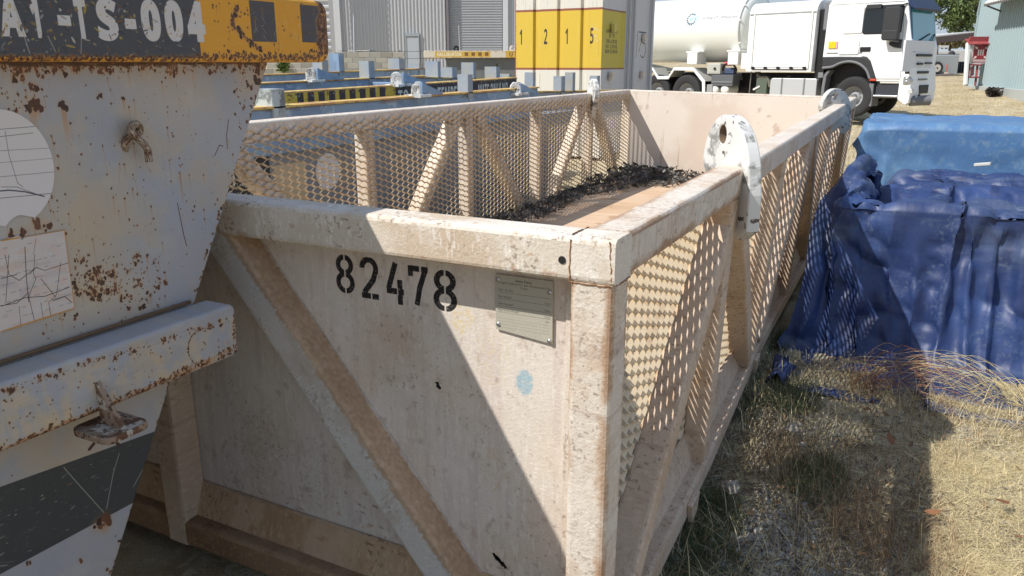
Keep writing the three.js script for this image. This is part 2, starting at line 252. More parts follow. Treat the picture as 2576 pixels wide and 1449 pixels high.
  const stencil = (ch) => {
    dg.globalCompositeOperation = 'source-over'; dg.clearRect(0, 0, 120, 200); dg.strokeStyle = dg.fillStyle = 'rgb(32,28,28)'; dg.lineWidth = 27; dg.lineJoin = 'miter'; dg.lineCap = 'butt';
    const L = (...p) => { dg.beginPath(); dg.moveTo(p[0], p[1]); for (let i = 2; i < p.length; i += 2) dg.lineTo(p[i], p[i + 1]); dg.stroke(); };
    const cut = (x, y, w, hh) => { dg.globalCompositeOperation = 'destination-out'; dg.fillRect(x, y, w, hh); dg.globalCompositeOperation = 'source-over'; };
    if (ch === '8') { dg.beginPath(); dg.ellipse(60, 52, 38, 40, 0, 0, 6.3); dg.stroke(); dg.beginPath(); dg.ellipse(60, 144, 42, 44, 0, 0, 6.3); dg.stroke(); cut(56, 0, 8, 200); }
    if (ch === '2') { dg.beginPath(); dg.ellipse(58, 54, 38, 42, 0, Math.PI, Math.PI * 2.12); dg.stroke(); L(95, 62, 80, 104, 26, 172); L(12, 184, 62, 184); L(70, 184, 106, 184); cut(20, 56, 30, 8); cut(62, 168, 8, 32); }
    if (ch === '4') { L(66, 10, 24, 130); L(14, 138, 78, 138); L(86, 84, 86, 196); L(86, 138, 106, 138); cut(70, 120, 6, 36); }
    if (ch === '7') { L(12, 22, 62, 22); L(14, 10, 14, 60); L(72, 22, 108, 22); L(94, 22, 62, 110, 44, 196); cut(62, 0, 9, 44); }
    dg.globalCompositeOperation = 'destination-out'; for (let i = 0; i < 200; i++) { dg.globalAlpha = 0.15 + rr() * 0.5; dg.beginPath(); dg.arc(rr() * 120, rr() * 200, 0.6 + rr() * 2.2, 0, 6.3); dg.fill(); } dg.globalAlpha = 1; dg.globalCompositeOperation = 'source-over';
  };
  for (const [ch, a, b] of [['8', [845, 634], [893, 741]], ['2', [905, 640], [957, 757]], ['4', [968, 648], [1021, 771]], ['7', [1030, 658], [1082, 775]], ['8', [1091, 672], [1150, 788]]]) {
    stencil(ch); const A = pt(a[0] - 4, (a[1] + 3)), B = pt(b[0] + 4, b[1]); g.drawImage(dc, A[0], A[1], B[0] - A[0], (B[1] - A[1]) * 1.0);
  }
  { const [x, y] = pt(1102, 969); g.fillStyle = 'rgb(24,20,18)'; g.beginPath(); [[-14, -10], [4, -16], [8, -2], [16, 6], [10, 16], [0, 10], [-8, 6], [-4, -4]].forEach(([a, b], i) => g[i ? 'lineTo' : 'moveTo'](x + a, y + b)); g.fill(); }
  const holes = [];
  const gap = (a, b, hgt) => { const A = onZ(...a, zs), B = onZ(...b, zs), up = [], dn = [], n = 16; for (let i = 0; i <= n; i++) { const t = i / n, x = mix(A.x, B.x, t), y = mix(A.y, B.y, t), e = Math.min(1, 4 * t, 4 * (1 - t)) * hgt * 0.5; up.push([x, y + e * (0.6 + rr() * 0.7)]); dn.push([x, y - e * (0.6 + rr() * 0.7)]); } holes.push(up.concat(dn.reverse().slice(1, -1))); };
  gap([575, 1241], [760, 1305], 0.016); gap([908, 1350], [1000, 1382], 0.02); gap([1025, 1390], [1062, 1404], 0.018); gap([1235, 1388], [1280, 1434], 0.02);
  const half = mapUV(extr([[x0, y0], [x1, y0], [x1, y1], [x0, y1]], 0.004, { bevel: 0, holes }).translate(0, 0, zs - 0.002), (x, y) => [(x - x0) / (x1 - x0), (y - y0) / (y1 - y0)]);
  const half2 = extr([[-BW + 0.06, y0], [x0, y0], [x0, y1], [-BW + 0.06, y1]], 0.004, { bevel: 0 }).translate(0, 0, zs - 0.002);
  mesh('end_panel', half, std({ map: texture(c, 1, 1), bumpMap: texture(grey(1024, N5.map((v, i) => 0.6 * v + 0.4 * N3[i])), 0.45, 0.45, false), bumpScale: 0.001, roughness: 0.8 }), basket).userData.label = 'near end sheet stencilled 82478';
  mesh('end_panel', half2, M.sheet, basket);
  put('backing_strip', box(-0.128, 0.57, -0.098, 0.05, 0.86, 0.006, 0.002), M.cream);
  // far end sheet
  const fs = new THREE.PlaneGeometry(BW - 0.12, 1.0, 20, 8).translate(-BW / 2, 0.6, -BL + T + 0.012);
  put('end_panel', boxUV(fs), std({ map: texture(paintCanvas(1024, [221, 211, 198], [{ f: N1, a: 0.45, b: 0.75, col: [204, 186, 170], amt: 0.6 }, { f: NV, a: 0.6, b: 0.85, col: [160, 124, 96], amt: 0.5, f2: N2, a2: 0.5, b2: 0.75 }, { f: N3, a: 0.68, b: 0.8, col: [120, 92, 74], amt: 0.5, f2: N6, a2: 0.55, b2: 0.75 }, { f: N6, a: 0.55, b: 0.8, col: [226, 214, 202], amt: 0.6 }], 6, 9), 2.4), roughness: 0.8 }));
  // deck: a dusty sheet with slow folds
  const fl = new THREE.PlaneGeometry(BW - 0.34, BL - 0.2, 40, 110); fl.rotateX(-Math.PI / 2); fl.translate(-BW / 2 - 0.07, 0.2, -BL / 2);
  deform(fl, (x, y, z) => [x, y + 0.018 * Math.exp(-Math.pow((z + 4.45 + 0.25 * (x + 1.3)) / 0.13, 2)) + 0.014 * Math.exp(-Math.pow((z + 3.45 - 0.3 * (x + 1.3)) / 0.2, 2)) + 0.012 * Math.sin(z * 2.1 + x) - 0.006 * Math.sin(z * 5 + 2 * x), z]);
  mesh('deck_sheet', boxUV(fl), M.floor, basket);
  mesh('underside', box(-BW / 2 - 0.1, 0.06, -BL / 2, BW - 0.6, 0.03, BL - 0.22), M.darkSteel, basket);

  // expanded metal: rows of zigzag strands that touch at their bonds, each strand tilted
  const expanded = (xp, out, z0, z1, y0, y1, phase, w, cx, cy) => {
    const LW = 0.124, SW = 0.038, A = SW / 4, th = 0.003, rows = Math.floor((y1 - y0) / (SW / 2)), per = Math.ceil((z0 - z1) / LW), pos = [], uv = [];
    const tx = out * cx, ty = -cy, nx = out * cy, ny = cx, key = [[0, -1], [0.22, -1], [0.5, 1], [0.72, 1]];
    for (let k = 0; k <= rows; k++) {
      const yk = y0 + k * SW / 2, s = k % 2 ? 1 : -1, pts = [];
      for (let p = -2; p < per + 1; p++) for (const [f, e] of key) { const z = z0 - (p + f + phase) * LW; pts.push([z, yk + s * e * A]); }
      const raw = pts.splice(0); for (let i = 0; i < raw.length; i++) { const [z, y] = raw[i], nx2 = raw[i + 1]; if (z <= z0 && z >= z1) pts.push([z, y]); if (nx2) for (const lim of [z0, z1]) if ((z - lim) * (nx2[0] - lim) < 0) pts.push([lim, mix(y, nx2[1], (lim - z) / (nx2[0] - z))]); }
      const q = pts.map(([z, y]) => [[-1, -1], [1, -1], [1, 1], [-1, 1]].map(([a, b]) => [xp + tx * a * w / 2 + nx * b * th / 2, y + ty * a * w / 2 + ny * b * th / 2, z]));
      for (let i = 0; i + 1 < q.length; i++) for (let e = 0; e < 4; e++) {
        const a = q[i][e], b = q[i][(e + 1) % 4], c2 = q[i + 1][(e + 1) % 4], d = q[i + 1][e];
        for (const v of [a, c2, b, a, d, c2]) { pos.push(v[0], v[1], v[2]); uv.push(v[2], v[1] + v[0]); }
      }
    }
    const g2 = new THREE.BufferGeometry(); g2.setAttribute('position', new THREE.Float32BufferAttribute(pos, 3)); g2.setAttribute('uv', new THREE.Float32BufferAttribute(uv, 2)); return g2;
  };
  const cuts = [-0.1, -2.56, -5.08, -7.5];
  for (let i = 0; i < 3; i++) put('mesh_panel', expanded(-T - 0.006, 1, cuts[i], cuts[i + 1], 0.12, 1.03, i * 0.37, 0.037, 0.75, 0.66), M.meshMetal);
  for (let i = 0; i < 3; i++) put('mesh_panel', expanded(-BW + T + 0.006, -1, cuts[i], cuts[i + 1], 0.16, 1.085, 0.2 + i * 0.41, 0.0125, 0.79, 0.613), M.meshMetal);

  // lifting padeyes at the first and last top nodes, turned towards the middle of the basket
  const pe = (() => { const s = new THREE.Shape(); s.moveTo(0, 0.04); s.lineTo(0.06, 0); s.lineTo(0.2, 0); s.lineTo(0.38, 0.24); s.lineTo(0.385, 0.27); s.bezierCurveTo(0.372, 0.37, 0.3, 0.438, 0.225, 0.438); s.bezierCurveTo(0.135, 0.438, 0.055, 0.38, 0.02, 0.27); s.lineTo(0, 0.17); s.closePath(); const o = new THREE.Path(); o.absellipse(0.235, 0.366, 0.03, 0.034, 0, Math.PI * 2, true); return extr(s, 0.052, { bevel: 0.007, holes: [o], seg: 3, curve: 14 }); })();
  const eye = (x, z, ux, uz, sc = 1) => { const u = V(ux, 0, uz).normalize(), n = u.clone().cross(Yv), m = new THREE.Matrix4().makeBasis(u.multiplyScalar(sc), V(0, sc, 0), n); const [wx, wy] = warp(x, YT, z); m.setPosition(wx - n.x * 0.026, wy - 0.26, z - n.z * 0.026); return boxUV(pe.clone().applyMatrix4(m)); };
  const liner = (x, z, ux, uz) => { const u = V(ux, 0, uz).normalize(), n = u.clone().cross(Yv), [wx, wy] = warp(x, YT, z), c = V(wx, wy - 0.26 + 0.366, z).addScaledVector(u, 0.235), g2 = new THREE.CylinderGeometry(1, 1, 0.046, 28, 1, true); g2.rotateX(Math.PI / 2); g2.scale(0.0296, 0.0336, 1); return g2.applyMatrix4(new THREE.Matrix4().makeBasis(u, V(0, 1, 0), u.clone().cross(V(0, 1, 0)))).translate(c.x, c.y, c.z); };
  const linerM = std({ color: rgb(126, 104, 84), roughness: 0.9, side: THREE.DoubleSide }); mesh('hole_liner', liner(0.055, -1.28, -0.64, -0.77), linerM, basket);
  mesh('padeye', eye(0.055, -1.28, -0.64, -0.77), M.white, basket); mesh('padeye', eye(0.03, -6.15, -0.64, 0.77, 0.9), std({ map: M.white.map, color: rgb(226, 226, 224), roughness: 0.6 }), basket);
  mesh('padeye', eye(-BW - 0.01, -6.5, 0.6, 0.8, 0.92), M.white, basket);

  // data plate with four rivets
  const a0 = onZ(1247, 688, -0.094), a1 = onZ(1390, 866, -0.094), pc = document.createElement('canvas'); pc.width = 384; pc.height = 448; const pg = pc.getContext('2d');
  pg.fillStyle = 'rgb(182,178,164)'; pg.fillRect(0, 0, 384, 448);
  for (let i = 0; i < 900; i++) { pg.fillStyle = `rgba(${rr() < 0.6 ? '124,118,106' : '206,204,198'},${rr() * 0.35})`; pg.fillRect(rr() * 384, rr() * 448, 1 + rr() * 14, 1 + rr() * 3); }
  for (let i = 0; i < 300; i++) { pg.fillStyle = `rgba(214,212,200,${rr() * 0.5})`; pg.beginPath(); pg.arc(140 + rr() * 230, 300 + rr() * 140, rr() * 4, 0, 6.3); pg.fill(); }
  pg.fillStyle = pg.strokeStyle = 'rgb(58,54,46)'; pg.lineWidth = 1.5; pg.textAlign = 'center'; pg.font = 'bold 22px sans-serif'; pg.fillText('Data Plate', 192, 40); pg.font = '19px sans-serif'; pg.fillText('Dragon Products P.O. Box 796 Beaumont Tx', 192, 64, 340); pg.fillText('77704', 192, 88);
  pg.textAlign = 'left'; pg.font = '18px sans-serif'; [['CERT. ID. NO.', 116], ['Tare Weight', 164], ['Safe Payload', 216], ['Max Gross Weight', 262]].forEach(([s, y], i) => { pg.fillText(s, 16, y); pg.beginPath(); pg.moveTo(16, y + 10); pg.lineTo(370, y + 10); pg.stroke(); if (i) pg.fillText('Tons', 330, y + 4); }); pg.fillText('Lbs', 336, 300);
  for (let y = 316; y < 400; y += 22) { pg.globalAlpha = 0.4; pg.beginPath(); pg.moveTo(16, y); pg.lineTo(370, y); pg.stroke(); } pg.globalAlpha = 1;
  const w = a1.x - a0.x, hh = a0.y - a1.y, sh = [[a0.x, a1.y + 0.016], [a1.x, a1.y], [a1.x, a0.y], [a0.x, a0.y]];
  const plate = mesh('data_plate', mapUV(extr(sh, 0.004, { bevel: 0.0005 }).translate(0, 0, -0.096), (x, y) => [(x - a0.x) / w, (y - a1.y) / hh]), std({ map: texture(pc, 1, 1), roughness: 0.55, metalness: 0.12 }), basket);
  for (const [u, v] of [[0.05, 0.09], [0.95, 0.04], [0.95, 0.82], [0.05, 0.82]]) { const r = new THREE.SphereGeometry(0.006, 10, 6); r.scale(1, 1, 0.5).translate(a0.x + w * u, a1.y + 0.016 * (1 - u) + hh * v, -0.091); mesh('rivet', r, M.steel, plate); }
  { const p = onZ(1414, 654, 0.0005); const r = new THREE.CylinderGeometry(0.009, 0.009, 0.01, 12); r.rotateX(Math.PI / 2).translate(p.x, p.y, -0.003); put('drilled_hole', r, M.black); }
  // skid lugs below the bottom rail
  for (const z of [-0.98, -2.55, -5.0]) put('skid_lug', extr([[-0.06, 0], [0.06, 0], [0.045, -0.07], [-0.02, -0.09]], 0.02, { bevel: 0.004 }).applyMatrix4(ZX).translate(0.0, -0.03, z), M.rose);
}
// ---------------------------------------------------------------- ground: one sheet, level in the yard and rising gently behind it
const rise = (x, z) => { const d = -V(x - CAM.x, 0, z - CAM.z).applyQuaternion(CROT.clone().invert()).z / Math.cos(0.278); return -0.17 + 0.042 * Math.max(0, d - 20) * sstep(18, 26, d) * (d < 70 ? 1 : 70 / d) ; };
const lump = (x, z) => 0.012 * Math.sin(x * 7.3 + z * 3.1) * Math.sin(z * 5.7 - x * 2.2) + 0.02 * Math.sin(x * 1.9 + 1) * Math.sin(z * 1.6);
const groundY = (x, z) => rise(x, z) + lump(x, z);
const groundC = paintCanvas(2048, [182, 166, 134], (() => {
  const up = (f) => { const o = new Float32Array(2048 * 2048); for (let j = 0; j < 2048; j++) for (let i = 0; i < 2048; i++) o[j * 2048 + i] = f[(j >> 1) * 1024 + (i >> 1)]; return o; };
  return [{ f: up(N1), a: 0.4, b: 0.75, col: [160, 140, 100], amt: 0.5 }, { f: up(N6), a: 0.52, b: 0.75, col: [200, 188, 160], amt: 0.5 }, { f: up(N3), a: 0.58, b: 0.8, col: [128, 106, 72], amt: 0.5 }, { f: up(N5), a: 0.6, b: 0.8, col: [216, 208, 186], amt: 0.5 }, { f: up(N2), a: 0.7, b: 0.9, col: [130, 112, 84], amt: 0.35 }];
})(), 18, 41);
{
  const n = 220, g = new THREE.PlaneGeometry(2, 2, n, n); g.rotateX(-Math.PI / 2);
  const p = g.attributes.position; for (let i = 0; i < p.count; i++) { const a = p.getX(i), b = p.getZ(i), w = (t) => 8 * t + 320 * t * t * t * t * t; const x = 1 + w(a), z = -1 + w(b); p.setXYZ(i, x, groundY(x, z), z); }
  g.computeVertexNormals(); boxUV(g); for (let i = 0; i < p.count; i++) g.attributes.uv?.setXY(i, p.getX(i), p.getZ(i));
  structure(mesh('ground', mapUV(g, (x, y, z) => [x, z]), std({ map: texture(groundC, 3.7), bumpMap: bumpFine, bumpScale: 0.012, roughness: 1 })));
}
// ---------------------------------------------------------------- the pale blue waste skip on the left, its long side towards the camera
const skipBase = (() => paintCanvas(1024, [168, 168, 172], [{ f: N1, a: 0.4, b: 0.75, col: [158, 162, 171], amt: 0.8 }, { f: N6, a: 0.58, b: 0.85, col: [180, 178, 173], amt: 0.6 }, { f: N2, a: 0.55, b: 0.85, col: [184, 168, 146], amt: 0.6 }], 5, 51))();
const rusty = (g, r, x, y, s, streak = 0) => { // a ragged rust spot with a warm halo and sometimes a run below it
  const gr = g.createRadialGradient(x, y, 0, x, y, s * 2.4); gr.addColorStop(0, 'rgba(176,124,78,0.32)'); gr.addColorStop(1, 'rgba(196,150,100,0)'); g.fillStyle = gr; g.fillRect(x - 3 * s, y - 3 * s, 6 * s, 6 * s);
  if (streak) { const lg = g.createLinearGradient(0, y, 0, y + streak); lg.addColorStop(0, 'rgba(176,112,58,0.55)'); lg.addColorStop(1, 'rgba(196,150,100,0)'); g.fillStyle = lg; g.fillRect(x - s * 0.6, y, s * 1.2, streak); }
  g.fillStyle = ['rgb(84,52,36)', 'rgb(64,42,32)', 'rgb(104,68,48)'][Math.floor(r() * 3)];
  for (let k = 0; k < 5; k++) { g.beginPath(); const n = 7, cx = x + (r() - 0.5) * s * 1.6, cy = y + (r() - 0.5) * s * 1.8, q = s * (0.35 + r() * 0.6); for (let i = 0; i < n; i++) { const a = i / n * 6.28, d = q * (0.5 + r() * 0.8); g[i ? 'lineTo' : 'moveTo'](cx + Math.cos(a) * d * 0.8, cy + Math.sin(a) * d); } g.fill(); }
};
{
  const XB = -1.05, XT = -0.985, XR = -0.95;
  const skip = thing('waste_skip', 'pale blue steel waste skip with yellow and black top beam and peeling stickers', 'skip');
  const zy = (px, py, x) => { const p = onX(px, py, x); return [-p.z, p.y]; };            // outline coordinates: u runs along -z
  const eU = zy(675, 155, XB), eL = zy(500, 740, XB), eB = zy(280, 1449, XB), uL = -3.2;
  const slope = (y) => eU[0] + (eB[0] - eU[0]) * (y - eU[1]) / (eB[1] - eU[1]);
  const yb = 0.02, yt = 1.56;
  // face canvas: u from -1.15 to 0.12, y from 0.05 to 1.6
  const u0 = -1.16, u1 = 0.14, y0 = 0.3, y1 = 1.56, cw = 2048, chh = Math.round(cw * (y1 - y0) / (u1 - u0)), ppm = cw / (u1 - u0);
  const c = document.createElement('canvas'); c.width = cw; c.height = chh; const g = c.getContext('2d'), r = rng(91);
  for (let i = 0; i < 2; i++) for (let j = 0; j < 2; j++) g.drawImage(skipBase, i * 1300, j * 1300, 1300, 1300);
  const pt = (px, py, x = XB) => { const [u, y] = zy(px, py, x); return [(u - u0) * ppm, (y1 - y) * ppm]; };
  const wash = (px, py, s, col, a) => { const [x, y] = pt(px, py), q = g.createRadialGradient(x, y, 0, x, y, s); q.addColorStop(0, `rgba(${col},${a})`); q.addColorStop(1, `rgba(${col},0)`); g.fillStyle = q; g.fillRect(x - s, y - s, 2 * s, 2 * s); };
  for (const [x, y, s, a] of [[180, 600, 300, 0.4], [150, 420, 200, 0.35], [240, 740, 260, 0.4], [60, 900, 300, 0.35], [420, 230, 260, 0.25], [220, 1180, 200, 0.5], [330, 800, 200, 0.3]]) wash(x, y, s, '204,176,134', a);
  const dots = (n, x0, y0_, x1, y1_, s0, s1, pow = 1) => { for (let i = 0; i < n; i++) { const [x, y] = pt(x0 + r() * (x1 - x0), y0_ + r() * (y1_ - y0_)); rusty(g, r, x, y, s0 + Math.pow(r(), 3) * (s1 - s0), r() < 0.08 ? 40 + r() * 60 : 0); } };
  dots(260, 10, 180, 620, 780, 0.8, 4); dots(90, 190, 640, 360, 760, 2, 11); dots(60, 180, 680, 290, 750, 2, 12); dots(50, 300, 640, 420, 780, 2, 11); dots(40, 590, 160, 660, 330, 2, 10); dots(50, 60, 770, 420, 900, 2, 8); dots(40, 0, 160, 120, 280, 2, 11); dots(30, 20, 1150, 380, 1449, 2, 9); dots(60, 120, 280, 560, 600, 1.5, 5);
  for (const [x, y, s, t] of [[158, 265, 15, 170], [78, 263, 20, 120], [92, 262, 16, 60], [310, 250, 8, 60], [250, 240, 10, 0], [35, 200, 10, 0], [160, 590, 10, 0], [95, 562, 17, 0], [118, 570, 15, 0], [60, 582, 15, 0], [30, 588, 12, 0], [645, 200, 18, 0], [652, 175, 22, 0], [625, 215, 9, 0]]) { const [a, b] = pt(x, y); rusty(g, r, a, b, s, t); }
  for (let i = 0; i < 70; i++) { const [a, b] = pt(r() * 600, 165 + r() * 560), h = 30 + r() * r() * 190, w = 2 + r() * 6, q = g.createLinearGradient(0, b, 0, b + h); q.addColorStop(0, `rgba(${r() < 0.5 ? '150,96,56' : '176,132,84'},${0.25 + r() * 0.3})`); q.addColorStop(1, 'rgba(176,132,84,0)'); g.fillStyle = q; g.fillRect(a, b, w, h); rusty(g, r, a + w / 2, b, 1.5 + r() * 3); }
  // rust along the top under the beam and along the sloping edge
  for (let i = 0; i < 420; i++) { const [a, b] = pt(r() * 670, 155 + Math.pow(r(), 2.5) * 30); rusty(g, r, a, b, 2 + r() * r() * 11, r() < 0.06 ? 50 : 0); }
  for (let i = 0; i < 300; i++) { const [a, b] = pt(r() * 670, 153 + Math.pow(r(), 2) * 10); g.fillStyle = `rgba(${r() < 0.6 ? '70,52,42' : '120,84,58'},${0.3 + r() * 0.4})`; g.fillRect(a, b, 6 + r() * 40, 3 + r() * 9); }
  for (let i = 0; i < 140; i++) { const t = r(), [a, b] = pt(mix(672, 300, t) - r() * r() * 14, mix(165, 1400, t)); rusty(g, r, a, b, 2 + r() * 6); }
  // scratches
  for (let i = 0; i < 60; i++) { const [a, b] = pt(r() * 560, 200 + r() * 560); g.strokeStyle = `rgba(${r() < 0.5 ? '110,92,84' : '205,208,212'},${0.15 + r() * 0.3})`; g.lineWidth = 0.8 + r() * 1.2; g.beginPath(); g.moveTo(a, b); g.lineTo(a + (r() - 0.3) * 40, b + r() * 60); g.stroke(); }
  for (const l of [[[446, 510], [455, 555], [462, 590], [470, 620]], [[540, 392], [552, 365], [562, 368]], [[575, 300], [570, 340], [572, 375]]]) { g.strokeStyle = 'rgb(84,60,50)'; g.lineWidth = 3.5; g.beginPath(); l.forEach((q, i) => { const [a, b] = pt(...q); g[i ? 'lineTo' : 'moveTo'](a, b); }); g.stroke(); }
  // black band on the lower part, scratched
  const poly = (l, fill) => { g.fillStyle = fill; g.beginPath(); l.forEach((q, i) => { const [a, b] = pt(...q); g[i ? 'lineTo' : 'moveTo'](a, b); }); g.fill(); };
  poly([[-40, 1420], [-40, 1245], [0, 1225], [390, 1085], [400, 1180], [372, 1245], [0, 1445]], 'rgb(62,66,68)');
  for (let i = 0; i < 110; i++) { const px = Math.pow(r(), 1.6) * 390, t = px / 390, [a, b] = pt(px, mix(1240, 1095, t) + r() * mix(190, 130, t)); g.fillStyle = `rgba(${['190,190,186', '150,120,90', '100,104,106', '220,214,190'][Math.floor(r() * 4)]},${0.15 + r() * 0.45})`; g.beginPath(); g.ellipse(a, b, 1 + r() * r() * 22, 1 + r() * 2, -0.5 + r(), 0, 6.3); g.fill(); }
  for (const l of [[[160, 1175], [190, 1210], [262, 1290]], [[300, 1140], [285, 1190], [268, 1280]], [[360, 1180], [335, 1225]]]) { g.strokeStyle = 'rgba(190,186,176,0.7)'; g.lineWidth = 3; g.beginPath(); l.forEach((q, i) => { const [a, b] = pt(...q); g[i ? 'lineTo' : 'moveTo'](a, b); }); g.stroke(); }
  g.strokeStyle = 'rgb(70,46,32)'; g.lineWidth = 12; g.lineCap = 'round'; g.beginPath(); [[225, 1130], [245, 1105], [280, 1100], [298, 1118]].forEach((q, i) => { const [a, b] = pt(...q); g[i ? 'lineTo' : 'moveTo'](a, b); }); g.stroke();
  { const [a, b] = pt(262, 1315); rusty(g, r, a, b, 26, 60); } { const [a, b] = pt(245, 1320); rusty(g, r, a, b, 16, 0); }
  const faceT = texture(c, 1, 1); faceT.wrapS = faceT.wrapT = THREE.ClampToEdgeWrapping;
  const rustBump = texture(grey(1024, N6), 0.9, 0.9, false);
  const faceM = std({ map: faceT, roughness: 0.55, bumpMap: rustBump, bumpScale: 0.004 });
  const place = (g2, x) => g2.applyMatrix4(ZX).translate(x, 0, 0);
  const body = [[uL, yt], [slope(yt), yt], [slope(yb), yb], [uL, yb]];
  mesh('body', mapUV(place(extr(body, 1.9, { bevel: 0.004 }), XB - 1.9), (x, y, z) => [(-z - u0) / (u1 - u0), (y - y0) / (y1 - y0)]), faceM, skip);
  // end flange proud of the sloping edge
  // top beam: dark panel with the white number, yellow end with two dark squares
  const bb = zy(0, 155, XT)[1], bt = 1.655, be = zy(832, 130, XT)[0];
  const bc = document.createElement('canvas'); bc.width = 2048; const bu0 = -1.0, bu1 = be + 0.02; bc.height = Math.round(2048 * (bt - bb + 0.04) / (bu1 - bu0)); const q = bc.getContext('2d'), bp = 2048 / (bu1 - bu0), bpt = (px, py) => { const [u, y] = zy(px, py, XT); return [(u - bu0) * bp, (bt + 0.02 - y) * bp]; };
  q.fillStyle = 'rgb(222,158,46)'; q.fillRect(0, 0, 2048, bc.height);
  { const x1 = bpt(500, 80)[0]; q.fillStyle = 'rgb(74,75,80)'; q.fillRect(0, 0, x1, bpt(490, 146)[1]); }
  for (let i = 0; i < 500; i++) { q.fillStyle = `rgba(${r() < 0.5 ? '60,58,58' : '110,108,104'},${r() * 0.2})`; q.fillRect(r() * bpt(495, 50)[0], r() * bc.height, 4 + r() * 90, 1 + r() * 3); }
  for (const [a, b, d, e] of [[684, 0, 762, 116], [824, 12, 888, 118]]) { const A = bpt(a * 0.9148, b * 0.9148), B = bpt(d * 0.9148, e * 0.9148); q.fillStyle = 'rgb(82,78,80)'; q.fillRect(A[0], A[1], B[0] - A[0], B[1] - A[1]); }
  q.fillStyle = 'rgb(205,200,196)'; q.textBaseline = 'alphabetic';
  const word = (s, px0, pyTop, px1, pyBot) => { const A = bpt(px0, pyTop), B = bpt(px1, pyBot); q.save(); q.font = 'bold 200px sans-serif'; const w = q.measureText(s).width; q.translate(A[0], B[1]); q.scale((B[0] - A[0]) / w, (B[1] - A[1]) / 146); q.lineWidth = 16; q.lineJoin = 'miter'; q.strokeStyle = q.fillStyle; q.strokeText(s, 0, 0); q.fillText(s, 0, 0); q.restore(); };
  for (const [s, a, t, b, e] of [['A', -8, -10, 62, 88], ['1', 70, -10, 112, 90], ['-', 137, -10, 182, 86], ['T', 182, -10, 224, 92], ['S', 236, -2, 302, 97], ['-', 308, 0, 346, 94], ['0', 350, 1, 408, 98], ['0', 410, 3, 464, 99], ['4', 468, 4, 518, 101]]) word(s, a, t, b, e);
  for (let i = 0; i < 330; i++) { const px = r() * 500, [a, b] = bpt(px, r() * 145); q.fillStyle = `rgba(${['206,200,190', '190,160,70', '120,80,50', '52,50,52'][Math.floor(r() * 4)]},${0.2 + r() * 0.6})`; q.beginPath(); q.ellipse(a, b, 1 + r() * r() * 16, 1 + r() * 4, r() * 3, 0, 6.3); q.fill(); }
  for (const l of [[[35, 10], [75, 135]], [[120, 90], [140, 130]], [[205, 90], [204, 135]]]) { q.strokeStyle = 'rgba(180,170,160,0.6)'; q.lineWidth = 4; q.beginPath(); l.forEach((s, i) => { const [a, b] = bpt(...s); q[i ? 'lineTo' : 'moveTo'](a, b); }); q.stroke(); }
  for (let i = 0; i < 80; i++) { const [a, b] = bpt(640 + r() * 185, r() * 115); q.strokeStyle = `rgba(210,205,200,${r() * 0.5})`; q.lineWidth = 1 + r() * 2; q.beginPath(); q.moveTo(a, b); q.lineTo(a + (r() - 0.5) * 40, b + r() * 50); q.stroke(); }
  // rust: along the lower edge, the rounded end and a curved weld mark
  for (let i = 0; i < 420; i++) { const [a, b] = bpt(r() * 830, 141 + Math.pow(r(), 1.3) * 12); rusty(q, r, a, b, 1.5 + r() * 5); }
  for (let i = 0; i < 130; i++) { const [a, b] = bpt(510 + r() * 300, 128 + Math.pow(r(), 0.7) * 18); rusty(q, r, a, b, 2 + r() * 6); }
  for (let i = 0; i < 160; i++) { const [a, b] = bpt(800 + r() * 30, r() * 135); rusty(q, r, a, b, 4 + r() * 9); }
  for (let i = 0; i < 26; i++) { const t = i / 25, px = 597 + 22 * Math.sin(t * 3.0) * (t < 0.5 ? -1 : -0.6) + t * 60 * t, [a, b] = bpt(px, 20 + t * 105); rusty(q, r, a, b, 5 + r() * 8); }
  for (let i = 0; i < 50; i++) { const [a, b] = bpt(530 + r() * 290, r() * 130); rusty(q, r, a, b, 1 + r() * 4, r() < 0.3 ? 60 : 0); }
  const bR = 0.035, bsh = rrect(uL, bb, be, bt, bR);
  const beamT = texture(bc, 1, 1); beamT.wrapS = beamT.wrapT = THREE.ClampToEdgeWrapping;
  mesh('top_beam', mapUV(place(extr(bsh, 0.17, { bevel: 0.014, seg: 3 }), XT - 0.17), (x, y, z) => [(-z - bu0) / (bu1 - bu0), (y - (bt + 0.02) + bc.height / bp) / (bc.height / bp)]), std({ map: beamT, roughness: 0.6, bumpMap: rustBump, bumpScale: 0.003 }), skip);
  // rub rail lower down: a square tube with rust on its edges and a round weld mark near the end
  const ra = zy(0, 965, XR), rb = zy(592, 772, XR), rc = zy(598, 886, XR), rl = zy(0, 1150, XR), yT = (ra[1] + rb[1]) / 2 + 0.004, yB = (rc[1] + rl[1]) / 2;
  const lc = document.createElement('canvas'); lc.width = 2048; lc.height = 720; const lg = lc.getContext('2d'), lu0 = -1.0, lu1 = rb[0] + 0.02, lp = 2048 / (lu1 - lu0), lh = 720 / lp, lpt = (px, py) => { const [u, y] = zy(px, py, XR); return [(u - lu0) * lp, (yT + 0.1 - y) * lp]; };
  for (let i = 0; i < 2; i++) lg.drawImage(skipBase, i * 1300, 0, 1300, 1300);
  for (let i = 0; i < 130; i++) { const t = r(), px = t * 595, [a, b] = lpt(px, mix(1000, 800, t) + r() * mix(150, 90, t)), w = 8 + r() * 40, h = 20 + r() * 70, q = lg.createRadialGradient(a, b, 0, a, b, h); q.addColorStop(0, 'rgba(206,180,140,0.34)'); q.addColorStop(1, 'rgba(206,180,140,0)'); lg.fillStyle = q; lg.fillRect(a - w, b - h, 2 * w, 2 * h); }
